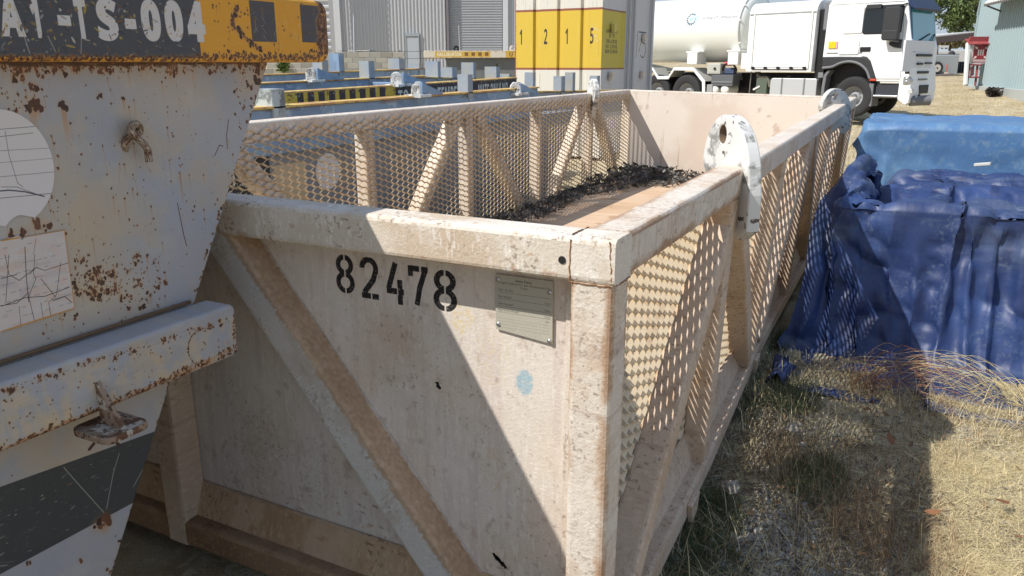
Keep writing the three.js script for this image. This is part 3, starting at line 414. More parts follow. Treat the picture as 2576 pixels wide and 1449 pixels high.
  for (let i = 0; i < 150; i++) { const t = r(), px = t * 595, [a, b] = lpt(px, mix(1145, 884, t) - r() * 12); lg.fillStyle = `rgba(176,112,62,${0.1 + r() * 0.25})`; lg.fillRect(a, b - 8, 10 + r() * 60, 8 + r() * 12); }
  for (let i = 0; i < 260; i++) { const t = r(), px = t * 595, [a, b] = lpt(px, mix(1145, 884, t) - Math.pow(r(), 2) * 18); rusty(lg, r, a, b, 3 + r() * 8); }
  for (let i = 0; i < 150; i++) { const t = r(), px = t * 595, [a, b] = lpt(px, mix(985, 800, t) + (r() - 0.5) * 16); rusty(lg, r, a, b, 2 + Math.pow(r(), 3) * 12); }
  for (let i = 0; i < 90; i++) { const t = r(), px = t * 595, [a, b] = lpt(px, mix(1000, 800, t) + r() * mix(130, 80, t)); rusty(lg, r, a, b, 1.5 + r() * 4, r() < 0.25 ? 40 : 0); }
  for (let i = 0; i < 60; i++) { const [a, b] = lpt(586 + r() * 12, 780 + r() * 100); rusty(lg, r, a, b, 2 + r() * 6); }
  for (let i = 0; i < 40; i++) { const an = mix(0.15 * Math.PI, 1.25 * Math.PI, i / 39), [a, b] = lpt(520 + 52 * Math.cos(-an - 1.0) * 0.9, 878 - 56 * Math.sin(an + 1.0) * -1 * 0.9 - 2); rusty(lg, r, a, b, 3 + r() * 4); }
  const railT = texture(lc, 1, 1); railT.wrapS = railT.wrapT = THREE.ClampToEdgeWrapping;
  mesh('rub_rail', mapUV(place(extr(rrect(uL, yB, rb[0], yT, 0.016), 0.098, { bevel: 0.01, seg: 3 }), XR - 0.098), (x, y, z) => [(-z - lu0) / (lu1 - lu0), (y - (yT + 0.1) + lh) / lh]), std({ map: railT, roughness: 0.5, bumpMap: rustBump, bumpScale: 0.003 }), skip);
  mesh('weld_seam', tube([...Array(24)].map((_, i) => { const t = i / 23; return V(XR - 0.096 + 0.004, yT + 0.008, mix(1.2, -rb[0] + 0.06, t)); }), 0.005, 60, 6), M.grime, skip);
  // bracket under the rub rail: a gusset on a foot plate with rounded corners
  const rustM = std({ map: texture(paintCanvas(512, [150, 128, 108], [{ f: field(512, 5, 5, 6, 61), a: 0.42, b: 0.62, col: [96, 66, 46], amt: 0.9 }, { f: field(512, 9, 9, 5, 62), a: 0.55, b: 0.7, col: [196, 192, 178], amt: 0.8 }, { f: field(512, 30, 30, 4, 63), a: 0.6, b: 0.75, col: [60, 40, 30], amt: 0.7 }], 8, 61), 0.25), roughness: 0.85 });
  const br = onX(262, 1066, XR), fy = br.y - 0.004, fz = br.z;
  const foot = rrect(-0.055, -0.001, 0.055, 0.125, 0.025);
  const bracket = mesh('bracket', [extr(foot, 0.016, { bevel: 0.003 }).applyMatrix4(new THREE.Matrix4().makeBasis(V(0, 0, -1), V(1, 0, 0), V(0, -1, 0))).translate(XR - 0.04, fy + 0.008, fz),
    extr([[0, 0], [0.07, 0], [0.062, 0.014], [0.004, 0.098], [0, 0.1]], 0.014, { bevel: 0.003 }).translate(XR - 0.002, fy + 0.006, fz - 0.007)], rustM, skip);
  bracket.userData.label = 'rusty foot bracket with triangular gusset';
  // bent hook welded to the side
  const hk = onX(315, 340, XB), hR = 0.018, hook = [];
  hook.push(V(XB - 0.004, hk.y - 0.034, hk.z + 0.004), V(XB + 0.008, hk.y - 0.01, hk.z + 0.004));
  for (let i = 0; i <= 8; i++) { const a = Math.PI * (1 - i / 8); hook.push(V(XB + 0.018 + 0.008 * i / 8, hk.y + 0.008 + 0.017 * Math.sin(a), hk.z - 0.012 + 0.015 * -Math.cos(a) * -1)); }
  hook.push(V(XB + 0.028, hk.y - 0.03, hk.z - 0.03), V(XB + 0.028, hk.y - 0.062, hk.z - 0.032));
  mesh('hook', [tube(hook, 0.0085, 48, 9)], rustM, skip);
  // stickers: a peeling round white one and a cracked rectangular label
  const stick = (outline, draw, name, w, h) => {
    const us = outline.map((p) => p[0]), ys = outline.map((p) => p[1]), a0 = Math.min(...us), a1 = Math.max(...us), b0 = Math.min(...ys), b1 = Math.max(...ys), cc = document.createElement('canvas'); cc.width = w; cc.height = h; const k = cc.getContext('2d');
    draw(k, (px, py) => { const [u, y] = zy(px, py, XB); return [(u - a0) / (a1 - a0) * w, (b1 - y) / (b1 - b0) * h]; });
    const t = texture(cc, 1, 1); t.wrapS = t.wrapT = THREE.ClampToEdgeWrapping;
    return mesh(name, mapUV(place(extr(outline, 0.0022, { bevel: 0 }), XB + 0.0012), (x, y, z) => [(-z - a0) / (a1 - a0), (y - b0) / (b1 - b0)]), std({ map: t, roughness: 0.5 }), skip);
  };
  const C0 = zy(12, 424, XB), RX = C0[0] * 0 + (zy(134, 424, XB)[0] - C0[0]), RY = C0[1] - zy(12, 572, XB)[1], disc = [];
  for (let i = 0; i < 60; i++) { const a = i / 60 * 6.283; let k = 1; if (a > 4.55 && a < 5.05) k = 0.93 - 0.1 * Math.sin((a - 4.55) * 6.28); disc.push([C0[0] + RX * Math.cos(a) * k, C0[1] + RY * Math.sin(a) * k]); }
  stick(disc, (k, m) => { k.fillStyle = 'rgb(216,210,208)'; k.fillRect(0, 0, 512, 512); k.strokeStyle = 'rgb(120,118,122)'; for (const l of [[[-60, 330], [85, 318]], [[-60, 350], [82, 334]], [[-20, 380], [125, 372]], [[-40, 412], [130, 398]], [[-60, 450], [134, 432]], [[-20, 500], [130, 486]], [[10, 330], [20, 390], [42, 460], [55, 470]], [[0, 470], [40, 470], [95, 490]]]) { k.lineWidth = 1 + r() * 2.5; k.beginPath(); l.forEach((s, i) => k[i ? 'lineTo' : 'moveTo'](...m(...s))); k.stroke(); } k.strokeStyle = 'rgb(70,74,86)'; k.lineWidth = 6; k.beginPath(); [[-60, 486], [20, 478], [60, 482], [110, 494]].forEach((s, i) => k[i ? 'lineTo' : 'moveTo'](...m(...s))); k.stroke(); }, 'sticker', 512, 512).userData.label = 'round white peeling sticker';
  const lab = [zy(-60, 655, XB), zy(0, 634, XB), zy(52, 622, XB), zy(56, 630, XB), zy(80, 618, XB), zy(172, 577, XB), zy(200, 806, XB), zy(120, 842, XB), zy(0, 878, XB), zy(-60, 900, XB)];
  const lx = 0.925;
  stick([zy(-60, 622, XB), zy(0, 605, XB), zy(46, 592, XB), zy(52, 604, XB), zy(60, 596, XB), zy(160, 578, XB), zy(186, 775, XB), zy(54, 820, XB), zy(0, 834, XB), zy(-60, 850, XB)], (k, m) => {
    k.fillStyle = 'rgb(206,196,190)'; k.fillRect(0, 0, 640, 512); for (let i = 0; i < 120; i++) { k.fillStyle = `rgba(${r() < 0.4 ? '214,172,150' : r() < 0.5 ? '170,164,170' : '214,208,204'},${r() * 0.35})`; k.fillRect(r() * 640, r() * 512, 20 + r() * 120, 10 + r() * 60); }
    k.fillStyle = 'rgba(110,100,104,0.35)'; for (let j = 0; j < 9; j++) for (let i = 0; i < 12; i++) if (r() < 0.5) k.fillRect(40 + i * 48 + r() * 10, 50 + j * 50 + r() * 4, 20 + r() * 24, 6);
    k.strokeStyle = 'rgb(48,42,40)'; k.lineJoin = 'round'; for (const l of [[[172, 722], [110, 745], [62, 748], [0, 770]], [[-10, 770], [40, 762], [70, 735]], [[85, 640], [82, 690], [88, 700], [70, 745], [86, 815]], [[60, 620], [64, 700], [70, 760]], [[150, 660], [140, 740], [120, 760], [126, 800]], [[172, 660], [110, 680], [88, 672], [72, 690]], [[10, 640], [20, 690], [46, 705], [88, 672]], [[100, 700], [138, 748]], [[0, 700], [40, 690]], [[46, 770], [50, 825]], [[100, 760], [108, 810]], [[88, 600], [82, 640]], [[130, 756], [160, 745], [178, 760]], [[20, 640], [12, 760]]]) { k.lineWidth = 2 + r() * 3; k.beginPath(); l.forEach((s, i) => k[i ? 'lineTo' : 'moveTo'](...m(...s))); k.stroke(); }
    k.strokeStyle = 'rgb(196,140,66)'; k.lineWidth = 9; k.beginPath(); [[0, 605], [160, 578], [186, 775], [0, 834]].forEach((s, i) => k[i ? 'lineTo' : 'moveTo'](...m(...s))); k.stroke();
  }, 'label_plate', 640, 512).userData.label = 'cracked and faded rectangular label';
}
let heapSpot;
// ---------------------------------------------------------------- blue frames, skips and the container behind the basket
const blueC = paintCanvas(512, [132, 158, 184], (() => { const a = field(512, 4, 4, 6, 71), b = field(512, 12, 12, 5, 72), c = field(512, 2, 24, 5, 73); return [{ f: a, a: 0.45, b: 0.8, col: [112, 136, 166], amt: 0.8 }, { f: b, a: 0.68, b: 0.78, col: [196, 206, 212], amt: 0.5 }, { f: c, a: 0.72, b: 0.82, col: [104, 84, 70], amt: 0.5 }]; })(), 5, 71);
const rustyYellowC = paintCanvas(512, [206, 172, 78], (() => { const a = field(512, 4, 4, 6, 74), b = field(512, 12, 12, 5, 75); return [{ f: a, a: 0.5, b: 0.65, col: [168, 108, 62], amt: 0.8 }, { f: b, a: 0.6, b: 0.7, col: [110, 70, 46], amt: 0.8 }, { f: a, a: 0.2, b: 0.35, col: [220, 200, 150], amt: 0.3 }]; })(), 6, 74);
Object.assign(M, {
  blue: std({ map: texture(blueC, 1.2), roughness: 0.6 }), paleBlue: std({ map: texture(blueC, 0.9), color: rgb(255, 255, 255), roughness: 0.6 }),
  skyBlue: std({ map: texture(skipBase, 0.8), color: rgb(222, 238, 250), roughness: 0.6 }),
  rustyYellow: std({ map: texture(rustyYellowC, 0.8), roughness: 0.7 }),
});
const lugShape = (w, h) => { const s = new THREE.Shape(); s.moveTo(0, 0); s.lineTo(w, 0); s.lineTo(w, h * 0.62); s.absarc(w / 2, h * 0.62, w / 2, 0, Math.PI); s.lineTo(0, 0); const o = new THREE.Path(); o.absellipse(w / 2, h * 0.55, w * 0.16, h * 0.17, 0, Math.PI * 2, true); return extr(s, 0.06, { bevel: 0.008, holes: [o], curve: 10 }); };
// a point of a frame: measured on the vertical plane x = const
const ends = (a, b, x) => [onX(a[0], a[1], x), onX(b[0], b[1], x)];
function frame(label, x, a, b, o = {}) { // long side beam of a stacked steel frame with stub posts and lifting lugs on it
  const [p, q] = ends(a, b, x), t = thing('steel_frame', label, 'steel frame', [0, 0, 0], 0, undefined), dir = q.clone().sub(p).normalize(), H = o.h || 0.3, Wd = o.w || 0.9, out = V(-dir.z, 0, dir.x).normalize();
  if (out.x > 0) out.negate();                                             // away from the camera side
  if (o.endPx) { let l = 0; while (l < 14) { const v = q.clone().addScaledVector(dir, l).project(camera); if ((v.x * 0.5 + 0.5) * IW >= o.endPx) break; l += 0.05; } o.fwd = l; }
  const P = p.clone().addScaledVector(dir, -(o.back || 1.5)), Q = q.clone().addScaledVector(dir, o.fwd || 0.4), dn = (v, d) => V(v.x, v.y - d, v.z);
  mesh('side_beam', boxUV(bar(dn(P, H / 2 + 0.014).addScaledVector(out, 0.06), dn(Q, H / 2 + 0.014).addScaledVector(out, 0.06), 0.1, H, { ch: 0.008, n: 1 })), o.face || M.blue, t);
  mesh('top_flange', bar(dn(P, 0.008).addScaledVector(out, 0.07), dn(Q, 0.008).addScaledVector(out, 0.07), 0.16, 0.016, { ch: 0.003 }), o.flange || M.rustyYellow, t);
  const P2 = P.clone().addScaledVector(out, Wd), Q2 = Q.clone().addScaledVector(out, Wd);
  mesh('side_beam', bar(dn(P2, H / 2 + 0.02), dn(Q2, H / 2 + 0.02), 0.1, H - 0.02, { ch: 0.008 }), M.blue, t);
  for (const f of [0.02, 0.5, 0.98]) { const A = P.clone().lerp(Q, f).addScaledVector(out, 0.1), B = P.clone().lerp(Q, f).addScaledVector(out, Wd - 0.05); mesh('cross_beam', bar(dn(A, 0.17), dn(B, 0.17), 0.1, 0.2, { ch: 0.008 }), M.blue, t); }
  if (!o.noLegs) for (const f of [0.06, 0.94]) { const A = P.clone().lerp(Q, f).addScaledVector(out, 0.1); mesh('leg', bar(dn(A, 0.28), V(A.x, groundY(A.x, A.z) - 0.02, A.z), 0.12, 0.12, { ch: 0.01, up: V(0, 0, 1) }), M.blue, t); }
  return { t, dir, out, x };
}
function stub(f, px0, py0, px1, py1, m = M.skyBlue, deep = 0.12, side = 0.02) { // square post standing on a frame, from its corners in the photograph
  const b = onX((px0 + px1) / 2, py1, f.x), dist = b.distanceTo(CAM), w = (px1 - px0) / F * dist * 0.78, h = (py1 - py0) / F * dist, c = b.clone().addScaledVector(f.out, side + deep / 2 - 0.03);
  return mesh('stub_post', bar(V(c.x, b.y - 0.05, c.z), V(c.x, b.y + h, c.z), deep, w, { ch: 0.007, up: f.dir }), m, f.t);
}
function lug(f, px0, py0, px1, py1, gus = 0) {
  const b = onX((px0 + px1) / 2, py1, f.x), dist = b.distanceTo(CAM), w = (px1 - px0) / F * dist * 0.62, h = (py1 - py0) / F * dist, n = f.dir.clone();
  const face = V(0.55, 0, 0.84).normalize(), u = V(0.84, 0, -0.55).normalize(), m4 = new THREE.Matrix4().makeBasis(u, V(0, 1, 0), face);
  m4.setPosition(b.x - u.x * w * 0.6, b.y - 0.02, b.z - u.z * w * 0.6);
  const g = [boxUV(lugShape(w, h).applyMatrix4(m4))];
  g.push(bar(V(b.x, b.y + h * 0.4, b.z).addScaledVector(u, w * 0.12).addScaledVector(face, -0.05), V(b.x, b.y + h * 0.4, b.z).addScaledVector(u, w * 0.12).addScaledVector(face, -0.14), w * 0.85, h * 0.95, { ch: 0.02, r: 2 }));
  g.push(bar(V(b.x, b.y, b.z).addScaledVector(f.dir, -w * 0.9), V(b.x, b.y, b.z).addScaledVector(f.dir, w * 1.2), 0.16, 0.025, { ch: 0.004 }));
  const l = mesh('padeye', g, M.white, f.t);
  if (gus) { const s = b.clone().addScaledVector(f.dir, w * 0.5), L = gus / F * dist * 2.1; const sh = [[0, 0], [L, 0], [L * 0.98, 0.015], [0.01, h * 0.8], [0, h * 0.8]]; mesh('gusset', extr(sh, 0.03, { bevel: 0.004 }).applyMatrix4(new THREE.Matrix4().makeBasis(f.dir, V(0, 1, 0), f.dir.clone().cross(V(0, 1, 0)))).translate(s.x, s.y, s.z), M.blue, f.t); }
  return l;
}
{ // the grey blue skip that stands close behind the mesh: only seen through it
  const x = -3.25, t = thing('grey_skip', 'grey blue skip close behind the far mesh side, with white lettering and a white disc', 'skip');
  mesh('body', boxUV(extr([[0.9, 0.95], [7.4, 0.95], [6.9, -0.06], [1.4, -0.06]], 1.3, { bevel: 0.008 }).applyMatrix4(ZX).translate(x - 1.3, 0, 0)), M.skip = std({ map: texture(skipBase, 1.4), color: rgb(196, 206, 216), roughness: 0.6 }), t);
  const sc = document.createElement('canvas'); sc.width = 512; sc.height = 512; const k = sc.getContext('2d'); k.fillStyle = 'rgb(48,50,54)'; k.fillRect(0, 0, 512, 512); k.fillStyle = 'rgb(196,194,184)'; k.font = 'bold 110px sans-serif'; k.fillText('3500 KG', 24, 150, 460); k.fillText('1400 KG', 24, 290, 460); k.font = 'bold 70px sans-serif'; k.fillText('MAX', 130, 420);
  const rr = rng(5); for (let i = 0; i < 700; i++) { k.fillStyle = ['rgb(196,190,150)', 'rgb(150,140,100)', 'rgb(60,60,62)', 'rgb(190,196,202)'][Math.floor(rr() * 4)]; k.fillRect(rr() * rr() * 512 + 100, rr() * 512, 3 + rr() * 10, 3 + rr() * 10); }
  const pl = new THREE.PlaneGeometry(0.62, 0.6); pl.rotateY(Math.PI / 2); mesh('lettered_panel', pl.translate(x + 0.006, 0.62, -1.98), std({ map: texture(sc, 1, 1), roughness: 0.7 }), t);
  const dsk = new THREE.CylinderGeometry(0.13, 0.13, 0.006, 32); dsk.rotateZ(Math.PI / 2); mesh('disc', dsk.translate(x + 0.004, 0.74, -2.86), std({ color: rgb(212, 210, 212) }), t);
  const pap = new THREE.BoxGeometry(0.006, 0.32, 0.3); mesh('label_plate', pap.translate(x + 0.003, 0.68, -2.48), std({ color: rgb(186, 172, 146) }), t);
}
{
  const A = frame('nearest pale blue steel frame, right behind the mesh side of the basket', -3.2, [640, 271], [1290, 223], { back: 0.6, endPx: 1352, w: 0.34, noLegs: true });
  stub(A, 676, 230, 730, 291, std({ map: texture(whiteC, 0.6), color: rgb(214, 226, 232), roughness: 0.6 }), 0.16); stub(A, 1168, 190, 1197, 233, M.skyBlue);
  const Gf = frame('low blue steel frame below the container, next to the left padeye', -3.6, [1360, 229], [1560, 226], { back: 0.2, fwd: 1, w: 0.5, noLegs: true, face: M.skyBlue }); stub(Gf, 1402, 194, 1429, 229, M.skyBlue); stub(Gf, 1492, 193, 1516, 227, M.skyBlue); stub(Gf, 1334, 185, 1352, 226, M.skyBlue); stub(Gf, 1433, 185, 1452, 226, M.skyBlue);
  lug(A, 1031, 203, 1068, 241, 44); lug(A, 1277, 205, 1320, 236, 40);
  // the second one: striped and lettered face
  const sc = document.createElement('canvas'); sc.width = 2048; sc.height = 96; const k = sc.getContext('2d'), r = rng(31);
  const xB = -4.15, [pA, pB] = ends([737, 230], [975, 215], xB), dB = pB.clone().sub(pA).normalize(), LB = (() => { let l = 3; while (l < 14) { const v = pA.clone().addScaledVector(dB, l).project(camera); if ((v.x * 0.5 + 0.5) * IW >= 1294) break; l += 0.05; } return l; })(), qB = pA.clone().addScaledVector(dB, LB), L = LB + 1.5, at = (px) => { // where a column of the photograph meets the face
    let lo = -1.5, hi = LB; for (let i = 0; i < 40; i++) { const m = (lo + hi) / 2, v = pA.clone().addScaledVector(dB, m).project(camera); if ((v.x * 0.5 + 0.5) * IW < px) lo = m; else hi = m; } return (lo + 1.5) / L * 2048; };
  k.fillStyle = 'rgb(204,170,58)'; k.fillRect(0, 0, 2048, 96); k.fillStyle = 'rgb(64,52,50)'; for (let i = 0; i < 9; i++) { const a = at(744 + i * 27.2 - i * i * 0.15), b = at(760 + i * 27 - i * i * 0.15); k.fillRect(a, 0, b - a, 96); }
  const ts = at(992); k.fillStyle = 'rgb(58,54,54)'; k.fillRect(ts, 0, 2048, 96); k.fillStyle = 'rgb(206,204,192)'; k.font = 'bold 88px sans-serif';
  const wr = (s, a, b) => { const x0 = at(a), x1 = at(b), w = k.measureText(s).width; k.save(); k.translate(x0, 80); k.scale((x1 - x0) / w, 1); k.fillText(s, 0, 0); k.restore(); };
  wr('TO', 998, 1026); wr('TEMPERA', 1098, 1166); wr('MATE ONLY NO', 1200, 1276);
  for (let i = 0; i < 500; i++) { k.fillStyle = ['rgba(130,80,50,0.7)', 'rgba(60,50,48,0.7)', 'rgba(206,196,170,0.6)'][Math.floor(r() * 3)]; k.fillRect(r() * 2048, r() < 0.5 ? r() * 14 : r() * 96, 2 + r() * 9, 1 + r() * 5); }
  const fm = std({ map: texture(sc, 1, 1), roughness: 0.7 });
  const B = frame('rusty steel frame with yellow and black striped face and worn white lettering', xB, [737, 230], [975, 215], { back: 1.5, endPx: 1296, w: 0.6, h: 0.26 });
  const face = mapUV(bar(pA.clone().addScaledVector(dB, -1.5).add(V(0, -0.13, 0)), qB.clone().add(V(0, -0.13, 0)), 0.02, 0.235, { ch: 0.002 }), (x, y, z) => { const d = V(x, y, z).sub(pA); const s = d.dot(dB); return [(s + 1.5) / L, (y - (pA.y + dB.y * s - 0.25)) / 0.24]; });
  mesh('lettered_face', face, fm, B.t);
  lug(B, 979, 179, 1024, 214, 46);
  const Cf = frame('long blue steel frame in mid stack with one padeye and one stub post', -5.6, [662, 208], [975, 194], { back: 2, endPx: 1150, w: 0.9 });
  lug(Cf, 768, 168, 806, 203, 46); stub(Cf, 921, 157, 950, 197, M.skyBlue, 0.16);
  const Df = frame('farthest blue steel frame, below the grey wall', -7.6, [668, 187], [770, 183], { back: 2, endPx: 1120, w: 1.0 });
  stub(Df, 805, 154, 832, 183, M.skyBlue, 0.2); stub(Df, 848, 139, 872, 182, M.blue, 0.2); stub(Df, 997, 150, 1026, 182, M.skyBlue, 0.25); stub(Df, 1048, 162, 1072, 190, M.skyBlue, 0.25);
  const Ef = frame('pale blue steel frame with a row of stub posts left of the container', -5.0, [1066, 193], [1270, 199], { back: 0.3, endPx: 1290, w: 1.1, face: M.skyBlue });
  for (const s of [[1097, 157, 1112, 192], [1129, 172, 1158, 204], [1186, 160, 1201, 198], [1241, 170, 1264, 202], [1276, 187, 1290, 206]]) stub(Ef, ...s, M.skyBlue, 0.2);
}
// ---------------------------------------------------------------- the white container with the yellow band
{
  const p0 = far(1512, 162, 13.5), p1 = far(1296, 162, 14.28), p2 = far(1641, 162, 15.95), G = -0.12, H = 2.95;
  const t = thing('shipping_container', 'white corrugated container with a yellow band reading 1 2 1 5', 'container'), T3 = (p, y) => V(p.x, y, p.z);
  const yA = p0.y + (162 - 29.5) / F * 13.5, yB = p0.y + (162 - 172) / F * 13.5;
  const weather = (k, w, h, r, n) => { for (let i = 0; i < n; i++) { k.fillStyle = `rgba(${['150,130,104', '186,170,148', '110,96,84', '222,220,210'][Math.floor(r() * 4)]},${r() * 0.16})`; const q = 4 + r() * 40; k.fillRect(r() * w, r() * h, q * 0.3, q * 2.4); } };
  const wall = (a, b, n, w, h, draw, depth, nm, dm) => { // corrugated wall from a to b, its canvas over the full height
    const L = Math.hypot(b.x - a.x, b.z - a.z), u = V(b.x - a.x, 0, b.z - a.z).normalize(), out = V(-u.z, 0, u.x); if (out.dot(V(CAM.x - a.x, 0, CAM.z - a.z)) < 0) out.negate();
    const c = document.createElement('canvas'); c.width = w; c.height = h; draw(c.getContext('2d'), w, h, L);
    const prof = dm(L), pos = [], uv = [];
    for (let i = 0; i + 1 < prof.length; i++) { const [s0, d0] = prof[i], [s1, d1] = prof[i + 1]; const P = (s, d, y) => T3(a, y).addScaledVector(u, s).addScaledVector(out, d); for (const [s, d, y] of [[s0, d0, G], [s1, d1, G], [s1, d1, H], [s0, d0, G], [s1, d1, H], [s0, d0, H]]) { const v = P(s, d, y); pos.push(v.x, v.y, v.z); uv.push(s / L, (y - G) / (H - G)); } }
    const g = new THREE.BufferGeometry(); g.setAttribute('position', new THREE.Float32BufferAttribute(pos, 3)); g.setAttribute('uv', new THREE.Float32BufferAttribute(uv, 2)); g.computeVertexNormals();
    return mesh(nm, g, std({ map: texture(c, 1, 1), roughness: 0.6, side: THREE.DoubleSide }), t);
  };
  const r = rng(44), Y = (y, h) => (1 - (y - G) / (H - G)) * h;
  const uOf = (px, a, b, L) => { let lo = 0, hi = 1; for (let i = 0; i < 30; i++) { const m = (lo + hi) / 2, v = V(mix(a.x, b.x, m), 1.5, mix(a.z, b.z, m)).project(camera); if ((v.x * 0.5 + 0.5) * IW < px) lo = m; else hi = m; } return lo; };
  wall(p1, p0, 4, 1024, 1024, (k, w, h) => {
    k.fillStyle = 'rgb(214,210,198)'; k.fillRect(0, 0, w, h); weather(k, w, h, r, 500);
    k.fillStyle = 'rgb(212,180,62)'; k.fillRect(0, Y(yA, h), w, Y(yB, h) - Y(yA, h)); k.fillStyle = 'rgb(142,84,62)'; k.fillRect(0, Y(yA, h) - 8, w, 12); k.fillRect(0, Y(yB, h) - 4, w, 12); k.fillRect(0, 0, 10, h); weather(k, w, h, r, 160);
    k.fillStyle = 'rgb(58,44,44)'; k.textAlign = 'center'; for (const [s, px] of [['1', 1311], ['2', 1372], ['1', 1425], ['5', 1487]]) { const x = uOf(px, p1, p0) * w, y = Y(p0.y + (162 - 112.5) / F * 13.7, h), hh = Y(0, h) - Y(38 / F * 13.7, h); k.save(); k.translate(x, y); k.font = 'bold 100px sans-serif'; k.scale(hh / 100 * 1.0 * 0.95, hh / 73); k.fillText(s, 0, 0); k.restore(); }
    for (let i = 0; i < 26; i++) { k.fillStyle = `rgba(206,196,188,${0.3 + r() * 0.5})`; const [cx, cy] = r() < 0.6 ? [0.92, 0.33] : [r(), 0.4]; k.fillRect((cx + (r() - 0.5) * 0.12) * w, (cy + (r() - 0.5) * 0.14) * h, 2 + r() * 22, 2 + r() * 7); }
    for (let i = 0; i < 120; i++) { k.fillStyle = `rgba(126,84,56,${r() * 0.5})`; k.fillRect(r() * r() * 30, r() * h, 2 + r() * 8, 2 + r() * 14); }
  }, 0.03, 'corrugated_wall', (L) => { const at = (px) => uOf(px, p1, p0) * L; return [[0, 0], [at(1340), 0], [at(1342), -0.045], [at(1355), -0.045], [at(1357), 0], [at(1400), 0], [at(1403), -0.045], [at(1414), -0.045], [at(1416), 0], [at(1458), 0], [at(1461), -0.045], [at(1472), -0.045], [at(1475), 0], [L, 0]]; });
  const door = wall(p0, p2, 1, 1024, 1024, (k, w, h) => {
    k.fillStyle = 'rgb(196,197,200)'; k.fillRect(0, 0, w, h); weather(k, w, h, r, 300); const e = uOf(1572, p0, p2) * w;
    k.fillStyle = 'rgb(196,180,72)'; k.fillRect(0, Y(yA - 0.0, h), e, Y(yB, h) - Y(yA, h)); k.fillStyle = 'rgb(142,94,80)'; k.fillRect(0, Y(yA, h) - 6, e, 9); k.fillRect(0, Y(yB, h) - 3, e, 9);
    k.fillStyle = 'rgb(56,54,50)'; k.textAlign = 'center'; const cx = uOf(1541, p0, p2) * w, fs = (y, s) => { k.font = 'bold 30px sans-serif'; k.fillText(s, cx, y, e * 0.62); };
    [['contact below', 88], ['EX. 175', 99], ['TARE 4,290 KG', 112], ['PAY. 12,010 KG', 124], ['MGW 16,300 KG', 136]].forEach(([s, py]) => fs(Y(p0.y + (162 - py) / F * 14.2, h), s));
    k.strokeStyle = 'rgb(60,60,62)'; k.lineWidth = 7; k.lineJoin = k.lineCap = 'round'; const X = (px) => uOf(px, p0, p2) * w, YY = (py) => Y(p0.y + (162 - py) / F * 15.5, h), ln = (...q) => { k.beginPath(); q.forEach(([a, b], i) => k[i ? 'lineTo' : 'moveTo'](X(a), YY(b))); k.stroke(); };
    ln([1596, 110], [1596, 145]); ln([1603, 84], [1601, 145]); ln([1606, 86], [1616, 86], [1608, 132]); ln([1624, 86], [1616, 87], [1615, 110], [1622, 112], [1625, 126], [1621, 144], [1616, 146], [1612, 140]);
  }, 0.02, 'door_end', (L) => [[0, 0], [0.1, 0], [0.11, -0.03], [L * 0.36, -0.03], [L * 0.37, -0.015], [L * 0.97, -0.015], [L * 0.975, 0], [L, 0]]);
  const u = V(p2.x - p0.x, 0, p2.z - p0.z).normalize(), o = V(p0.x - p1.x, 0, p0.z - p1.z).normalize(), L2 = p0.distanceTo(p2), D = (px) => { const s = uOf(px, p0, p2) * L2; return p0.clone().addScaledVector(u, s); };
  for (const px of [1576, 1588, 1632]) { const a = D(px).addScaledVector(o, 0.03); mesh('lock_rod', bar(T3(a, G + 0.05), T3(a, H - 0.05), 0.05, 0.05, { ch: 0.02, r: 2, up: u }), std({ color: rgb(178, 180, 183), roughness: 0.5 }), t); }
  for (const [px, py] of [[1538, 76], [1535, 191], [1615, 92], [1614, 190]]) { const a = D(px).addScaledVector(o, 0.03); a.y = p0.y + (162 - py) / F * 14; mesh('hinge', bar(T3(a, a.y - 0.07), T3(a, a.y + 0.07), 0.07, 0.12, { ch: 0.015, r: 2, up: u }), py < 160 && px < 1550 ? std({ color: rgb(206, 190, 110) }) : M.cream, t); }
  const a2 = p1.clone().addScaledVector(u, L2), back = [p1, a2, p2];
  mesh('hull', [bar(T3(p1, H / 2).clone().setY(H - 0.05).addScaledVector(u, 0.06), T3(p0, H - 0.05).addScaledVector(u, 0.06), 0.1, 0.1), boxUV(new THREE.BoxGeometry(p1.distanceTo(p0) - 0.12, H - G - 0.1, L2 - 0.15).applyMatrix4(new THREE.Matrix4().makeBasis(o, V(0, 1, 0), u.clone().negate()).setPosition((p1.x + p2.x) / 2, (H + G) / 2, (p1.z + p2.z) / 2)))], M.cream, t);
}
